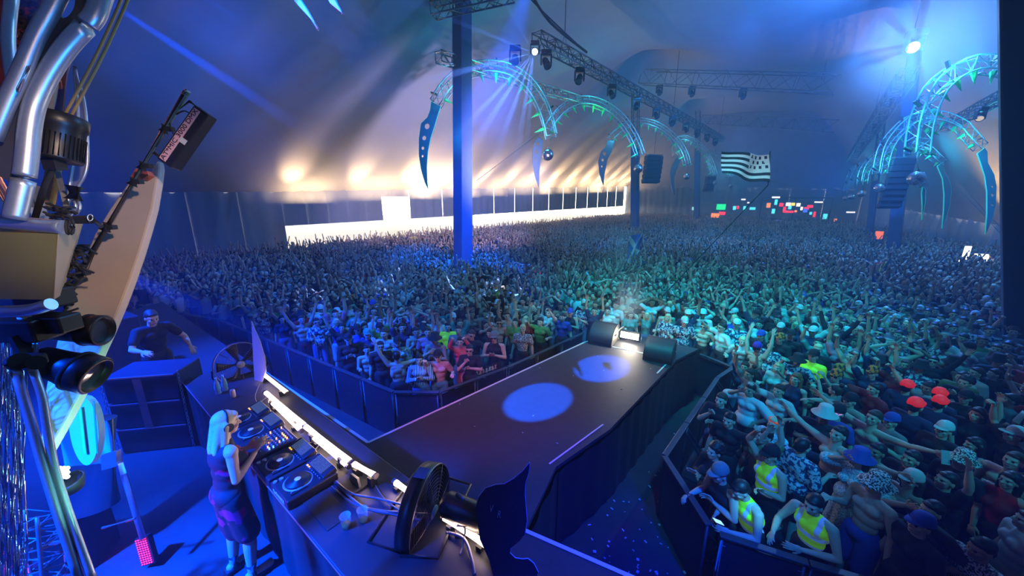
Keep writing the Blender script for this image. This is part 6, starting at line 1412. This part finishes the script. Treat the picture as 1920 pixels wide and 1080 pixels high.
# clear pointed blade
e = empty('clear_blade', D(135, 385, 1.95), label='clear pointed blade with bright edges beside the black can lamp', cat='blade'); o0 = e.location.copy(); ep = [(140, 125), (145, 150), (155, 180), (162, 230), (164, 300), (158, 330), (146, 352), (140, 385)]; ip = [(140, 125), (142, 160), (146, 220), (142, 280), (133, 330), (127, 385)]
b = MB(); tpx(b, ep, 2.6, 1.95, 8); tpx(b, ip, 2.6, 1.95, 8); tpx(b, [(144, 288), (153, 291), (160, 297)], 1.6, 1.95, 6); b.v = [tuple(Vector(v) - o0) for v in b.v]; b.build('bright_edge', M_chr, e)
b = MB(); b.prism([D(x, y, 1.95) - o0 for x, y in ep + ip[::-1][:-1]], F_, .008); b.build('clear_sheet', mat('clear_sheet', (.5, .55, .6), .1, alpha=.25), e)
# black can lamp
e = empty('can_lamp', D(108, 258, 1.7), label='big black can-shaped lamp on the left set piece', cat='stage lamp'); o0 = e.location.copy(); a = (D(113, 216, 1.7) - D(104, 300, 1.7)).normalized(); h = (D(113, 216, 1.7) - D(104, 300, 1.7)).length; rd_ = 38 * 1.7 / FPX
b = MB(); b.lathe([(.0005, -h / 2), (rd_ * .9, -h / 2), (rd_ * .93, -h / 2 + .01), (rd_ * .9, -h * .3), (rd_ * .92, h * .2), (rd_ * 1.0, h * .24), (rd_ * 1.0, h * .48), (rd_ * .95, h / 2), (rd_ * .9, h * .42), (.0005, h * .40)], (0, 0, 0), a, 36); b.build('can', M_black, e)
x, y, d = frame_from(a); b = MB()
for k in range(36): an = 2 * math.pi * k / 36; p = x * (rd_ * .93 * math.cos(an)) + y * (rd_ * .93 * math.sin(an)); b.tube([p - a * h * .45, p + a * h * .05], .003, 4)
b.build('cooling_fins', M_blackm, e)
b = MB(); b.tube([-a * h * .5, -a * h * .62, D(85, 345, 1.72) - o0, D(66, 408, 1.75) - o0], .012, 8); b.box(-a * h * .6, (.06, .05, .05)); b.build('bracket', M_blackm, e)
# second small black lamp
e = empty('small_lamp', D(139, 360, 1.75), label='small black lamp head on a short arm, right of the bent tube', cat='stage lamp'); o0 = e.location.copy()
b = MB(); b.cyl(D(140, 350, 1.75) - o0, D(138, 374, 1.75) - o0, .033, 18); b.build('lamp_head', M_black, e); b = MB(); b.tube(cr([D(138, 374, 1.75) - o0, D(142, 388, 1.75) - o0, D(130, 405, 1.75) - o0], 5), .008, 6); b.tube(cr([D(146, 374, 1.75) - o0, D(150, 390, 1.75) - o0, D(143, 402, 1.75) - o0], 5), .006, 6); b.build('arm', M_alu, e)
# horizontal tubes, gold box
b = MB(); tpx(b, [(-40, 412), (60, 421), (122, 426)], 13, 1.55, 16); ob(b, 'cross_tube', M_chr, 'horizontal aluminium tube above the gold box', 'tube')
b = MB()
for x in (128, 134): b.tube([D(x + 12 * math.cos(a) * .35, 425 + 14 * math.sin(a), 1.55) for a in [2 * math.pi * i / 16 for i in range(16)]], .005, 6, False, True)
b.box(D(158, 412, 1.6), (.07, .03, .035), bev=.006); b.tube([D(170, 408, 1.6), D(190, 425, 1.6)], .01, 6); ob(b, 'tube_clamp', M_blackm, 'black clamp around the end of the horizontal tube', 'clamp')
b = MB(); rg = [D(169 + 5 * math.cos(a), 408 + 6 * math.sin(a), 1.57) for a in [2 * math.pi * i / 18 for i in range(18)]]; b.tube(rg, .0018, 5, False, True); ob(b, 'clamp_ring', mat('ring_white', (.8, .8, .75), .4), 'small pale ring on the black clamp', 'ring')
e = empty('gold_box', D(50, 500, 1.6), label='mustard gold box with a pale side, hanging at the left edge', cat='box'); o0 = e.location.copy()
fr = [(-60, 434), (108, 438), (100, 562), (-60, 560)]; bk = [(-60, 420), (156, 414), (130, 520), (-60, 560)]
f1 = [D(x, y, 1.55) - o0 for x, y in fr]; f2_ = [D(x, y, d_) - o0 for (x, y), d_ in zip(((-60, 424), (158, 408), (116, 552), (-60, 555)), (1.95, 1.95, 1.95, 1.95))]
b = MB(); b._add(f1 + f2_, [(0, 1, 2, 3), (7, 6, 5, 4), (0, 4, 5, 1), (3, 2, 6, 7), (0, 3, 7, 4)]); b.build('box_body', M_gold, e); b = MB(); b.prism([f1[1], f2_[1], f2_[2], f1[2]], (1, 0, 0), .006); b.build('pale_side', M_goldl, e)
b = MB(); tpx(b, [(-40, 585), (50, 582), (96, 570)], 11, 1.5, 14); ob(b, 'cross_tube', M_chr, 'horizontal aluminium tube along the bottom of the gold box', 'tube')
# struts behind the curved tube
for k, (a, c, r_, lab) in enumerate((((5, 235), (30, 330), 8, 'dark blue aluminium strut left of the bent tube'), ((-10, 330), (40, 420), 7, 'lower slanting strut at the left edge'), ((66, 350), (84, 412), 6, 'short strut left of the orange planks'), ((52, 362), (72, 415), 6, 'shortest strut beside the weld of the bent tube'), ((108, 322), (128, 400), 4, 'thin strut right of the orange planks'))):
    b = MB(); tpx(b, [a, c], r_, 1.8); ob(b, 'strut', M_chr, lab, 'strut')
# clamps, cables along the pipe above the surfboard
b = MB(); rr = random.Random(8); pth = [(158, 462), (150, 490), (138, 520), (130, 548), (120, 575)]
for k in range(38):
    t_ = rr.random() * 3.99; i = int(t_); x = lerp(pth[i][0], pth[i + 1][0], t_ - i) + rr.uniform(-14, 10); y = lerp(pth[i][1], pth[i + 1][1], t_ - i) + rr.uniform(-6, 6)
    p = D(x, y, 1.9); b.tube(cr([p, p + Vector((rr.uniform(-.04, .04), -.02, rr.uniform(-.03, .03))), p + Vector((rr.uniform(-.05, .05), .01, rr.uniform(-.05, .05)))], 3), .006, 5)
ob(b, 'cable_bundle', M_blackm, 'tangle of black cables between the gold box and the surfboard', 'cables')
b = MB()
for k in range(14):
    x = rr.uniform(85, 130); y = rr.uniform(388, 408); p = D(x, y, 1.65); b.tube(cr([p, p + Vector((rr.uniform(-.06, .06), -.02, rr.uniform(-.01, .04))), p + Vector((rr.uniform(-.08, .08), .01, rr.uniform(-.03, .02)))], 4), .005, 5)
ob(b, 'cable_bundle', M_blackm, 'black cables lying on the horizontal tube', 'cables')
# two moving heads in front of the surfboard
def big_head(c, aim, s_, lab):
    e = empty('moving_head_lamp', c, label=lab, cat='stage lamp', group='moving heads in front of the surfboard'); a = Vector(aim).normalized(); x, y, d = frame_from(a)
    b = MB(); b.lathe([(.0005, -.14 * s_), (.075 * s_, -.13 * s_), (.085 * s_, -.02 * s_), (.095 * s_, .03 * s_), (.105 * s_, .04 * s_), (.105 * s_, .13 * s_), (.09 * s_, .14 * s_), (.085 * s_, .10 * s_), (.0005, .10 * s_)], (0, 0, 0), a, 28); h_ = b.build('lamp_head', M_black, e)
    b = MB(); b.lathe([(.0005, .105 * s_), (.085 * s_, .102 * s_)], (0, 0, 0), a, 24); b.build('lens', M_lens, h_); b = MB()
    b.lathe([(.1055 * s_, .035 * s_), (.109 * s_, .04 * s_), (.109 * s_, .05 * s_), (.1055 * s_, .055 * s_)], (0, 0, 0), a, 28); b.build('ring', M_blackm, h_)
    b = MB(); b.bar(Vector((-.03 * s_, -.10 * s_, .0)), Vector((-.10 * s_, -.08 * s_, .22 * s_)), .05 * s_, .05 * s_); b.box((-.13 * s_, -.02, .24 * s_), (.26 * s_, .14 * s_, .12 * s_), bev=.012 * s_); b.build('yoke', M_black, e)
big_head(D(150, 618, 1.9), (.85, .15, -.1), .78, 'upper black moving head in front of the surfboard'); big_head(D(128, 690, 1.8), (.75, .1, -.35), .92, 'lower, larger black moving head in front of the surfboard')
b = MB(); b.box(D(104, 605, 1.75), (.16, .1, .085), bev=.01); ob(b, 'control_box', M_black, 'black control box left of the upper moving head', 'box')
# lower left: slanting tubes, clamp, foil, truss, lamps
b = MB(); tpx(b, [(28, 690), (60, 800), (92, 910), (150, 1090)], 7, 1.6); ob(b, 'slanted_tube', M_chr, 'dark blue tube slanting down the lower left corner', 'tube')
b = MB(); tpx(b, [(60, 690), (78, 740), (88, 800), (103, 880), (135, 980), (175, 1090)], 6, 1.62); ob(b, 'slanted_tube', M_chr, 'bright bent tube beside the dark slanting tube', 'tube')
b = MB(); tpx(b, [(45, 590), (48, 690)], 9, 1.7); tpx(b, [(66, 600), (66, 690)], 5, 1.7); ob(b, 'upright_tube', M_chr, 'short upright tube above the scaffold clamp', 'tube')
b = MB(); b.box(D(52, 675, 1.6), (.12, .06, .05), bev=.01); b.cyl(D(38, 677, 1.55), D(30, 679, 1.6), .035, 14); b.cyl(D(68, 680, 1.55), D(66, 681, 1.65), .03, 14); ob(b, 'scaffold_clamp', M_blackm, 'black double clamp joining the slanting tubes', 'clamp')
e = empty('foil_curtain', D(18, 600, 1.9), label='glossy foil strips hanging at the left edge below the gold box', cat='curtain'); e['kind'] = 'stuff'; o0 = e.location.copy(); b = MB(); rr = random.Random(6)
for k in range(26):
    x = -14 + k * 2.4 + rr.uniform(-2, 2); p = [D(x + 3 * math.sin(y * .02 + k) , y, 1.9 + .05 * math.sin(y * .03 + k * 2)) - o0 for y in range(590, 1120, 24)]; b.tube(p, rr.uniform(.002, .006), 3, False)
b.build('foil_strips', mat('foil', (.5, .55, .6), .12, 1.0, scale=3, var=.6), e)
A, Bq = D(70, 1100, 2.6), D(58, 962, 2.6); mb = MB(); box_truss(mb, [A.lerp(Bq, i / 7) for i in range(8)], .2, .2, .012, .007); ob(mb, 'truss', M_dalu, 'short truss upright in the bottom left corner', 'truss')
e = empty('lamp_cluster', D(118, 888, 2.0), label='cluster of small bright white lamps behind the slanting tubes', cat='stage lamp'); o0 = e.location.copy(); b = MB(); b.lathe([(.0005, .09), (.05, .07), (.075, 0), (.065, 0)], (0, 0, -.05), (0, .2, -1), 16); b.build('housing', M_blackm, e)
b = MB()
for k in range(9): b.ball(D(112 + 7 * (k % 3), 878 + 8 * (k // 3), 1.98) - o0, .011, 8, 6)
b.build('bulbs', mat('bulb_cool', (1, 1, 1), .3, emit=(.7, 1, 1), es=14), e)
light('lamp_cluster_light', 'POINT', D(125, 888, 1.9), 4, (.4, .9, 1), size=.04)
e = empty('aluminium_bracket', D(205, 866, 3.4), label='pale aluminium bracket right of the small mint board', cat='bracket'); o0 = e.location.copy(); b = MB(); b.prism([D(x, y, 3.4) - o0 for x, y in ((194, 852), (222, 844), (224, 872), (196, 880))], F_, .05); b.build('plate', M_alu, e); b = MB(); b.tube([D(226, 868, 3.4) - o0, D(238, 910, 3.4) - o0, D(268, 1010, 3.4) - o0], .022, 8); b.build('leg', M_alu, e)
b = MB(); b.tube([D(192, 990, 3.3), D(254, 972, 3.3)], .012, 6); ob(b, 'cross_bar', M_alu, 'thin bar near the floor beside the red lamp panel', 'bar')
e = empty('black_case', G(160, 1045, DZ), (0, 0, .2), 'dark equipment case under the teal column', 'case'); b = MB(); b.box((0, 0, .28), (.4, .35, .56), bev=.015); b.build('case_body', M_black, e); b = MB(); b.box((0, -.18, .4), (.1, .02, .03)); b.build('handle', M_alu, e)
# red lamp panel lying on the deck
c0 = D(270, 1034, 3.55); e = empty('led_panel', c0, label='panel of glowing red dots leaning near the floor at the lower left', cat='stage lamp'); uy = (X_ * -.27 + U_ * .96).normalized(); ux = (X_ * .96 + U_ * .27).normalized(); wx, wy = .12, .265; uz = ux.cross(uy)
RMx = Matrix((ux, uy, uz)).transposed(); b = MB(); b.box(uz * -.03, (wx * 1.15, wy * 1.08, .05), RMx.to_euler(), bev=.006); b.tube([uz * -.05, Vector((0, .1, DZ + .01 - c0.z))], .015, 6); b.build('housing', M_black, e)
for i in range(5):
    for j in range(12):
        b = MB(); p = ux * (wx * ((i + .5) / 5 - .5)) + uy * (wy * ((j + .5) / 12 - .5)) ; b.cyl(p, p + uz * .006, min(wx / 17, wy / 40), 8); b.build('red_dot', mat('led_red_dot', (1, .1, .1), .4, emit=(1, .01, .04), es=4), e)
light('led_panel_light', 'AREA', c0 + uz * .03, 10, (1, .02, .15), c0 + uz * 2, sx=.15, sy=.3)
light('rear_magenta', 'SPOT', Vector((-4.6, 1.6, 2.0)), 90, (1, .03, .3), Vector((-2.6, 2.8, 2.3)), .05, 30, .6)
# stack of speakers with chains, behind it the technician's desk
c0 = D(302, 745, 5.35); e = empty('speaker_stack', (c0.x, c0.y, DZ), (0, 0, tang + R(48)), 'stack of dark speaker cabinets with chains at both sides, left of the table', 'speaker')
for k in range(3):
    b = MB(); b.box((0, 0, .2 + k * .4), (.88, .55, .385), bev=.015); b.build('cabinet', mat('cabinet_blue', (.02, .03, .06), .5), e)
    b = MB(); b.box((0, -.285, .385 + k * .4), (.86, .01, .018)); b.build('edge_strip', mat('edge_rose', (.35, .2, .25), .4), e)
b = MB(); b.box((-.02, -.286, .78), (.1, .008, .75)); b.build('wooden_bar', mat('bar_rose', (.22, .12, .12), .5), e)
for sx in (-1, 1):
    b = MB()
    for k in range(22): z = 1.2 - k * .055; b.tube([Vector((sx * .47, -.25 - .002 * k, z)) + (Vector((.014 * math.cos(a), 0, .03 * math.sin(a))) if k % 2 else Vector((0, .014 * math.cos(a), .03 * math.sin(a)))) for a in [2 * math.pi * i / 8 for i in range(8)]], .005, 4, False, True)
    b.build('chain', M_alu, e)
c0 = G(225, 720, DZ); e = empty('equipment_rack', (c0.x - .15, c0.y + .3, DZ), (0, 0, -.5), 'dim equipment rack with lit edges behind the surfboard', 'rack')
b = MB(); b.box((0, 0, .65), (.7, .6, 1.3), bev=.02); b.build('rack_body', M_fence, e)
for k in range(4): b = MB(); b.box((0, -.31, .3 + k * .28), (.6, .02, .2), bev=.005); b.build('rack_unit', mat('rack_face', (.06, .10, .16), .4, .5), e)
b = MB(); b.tube([(-.3, -.31, 1.32), (.3, -.31, 1.32)], .012, 6); b.build('handle', M_alu, e)
pts = sample_crowd()
def vis_size(p):
    px, py, d = p[3], p[4], p[2]
    return d if (-40 < px < 1960 and py < 1120) else d + 1000
pts.sort(key=vis_size)
NIND = 300 - len(HEROES)
build_individuals(pts[:NIND])
build_stuff(pts[NIND:], 'crowd', 'dense crowd of festival goers filling the tent behind the nearest rows')
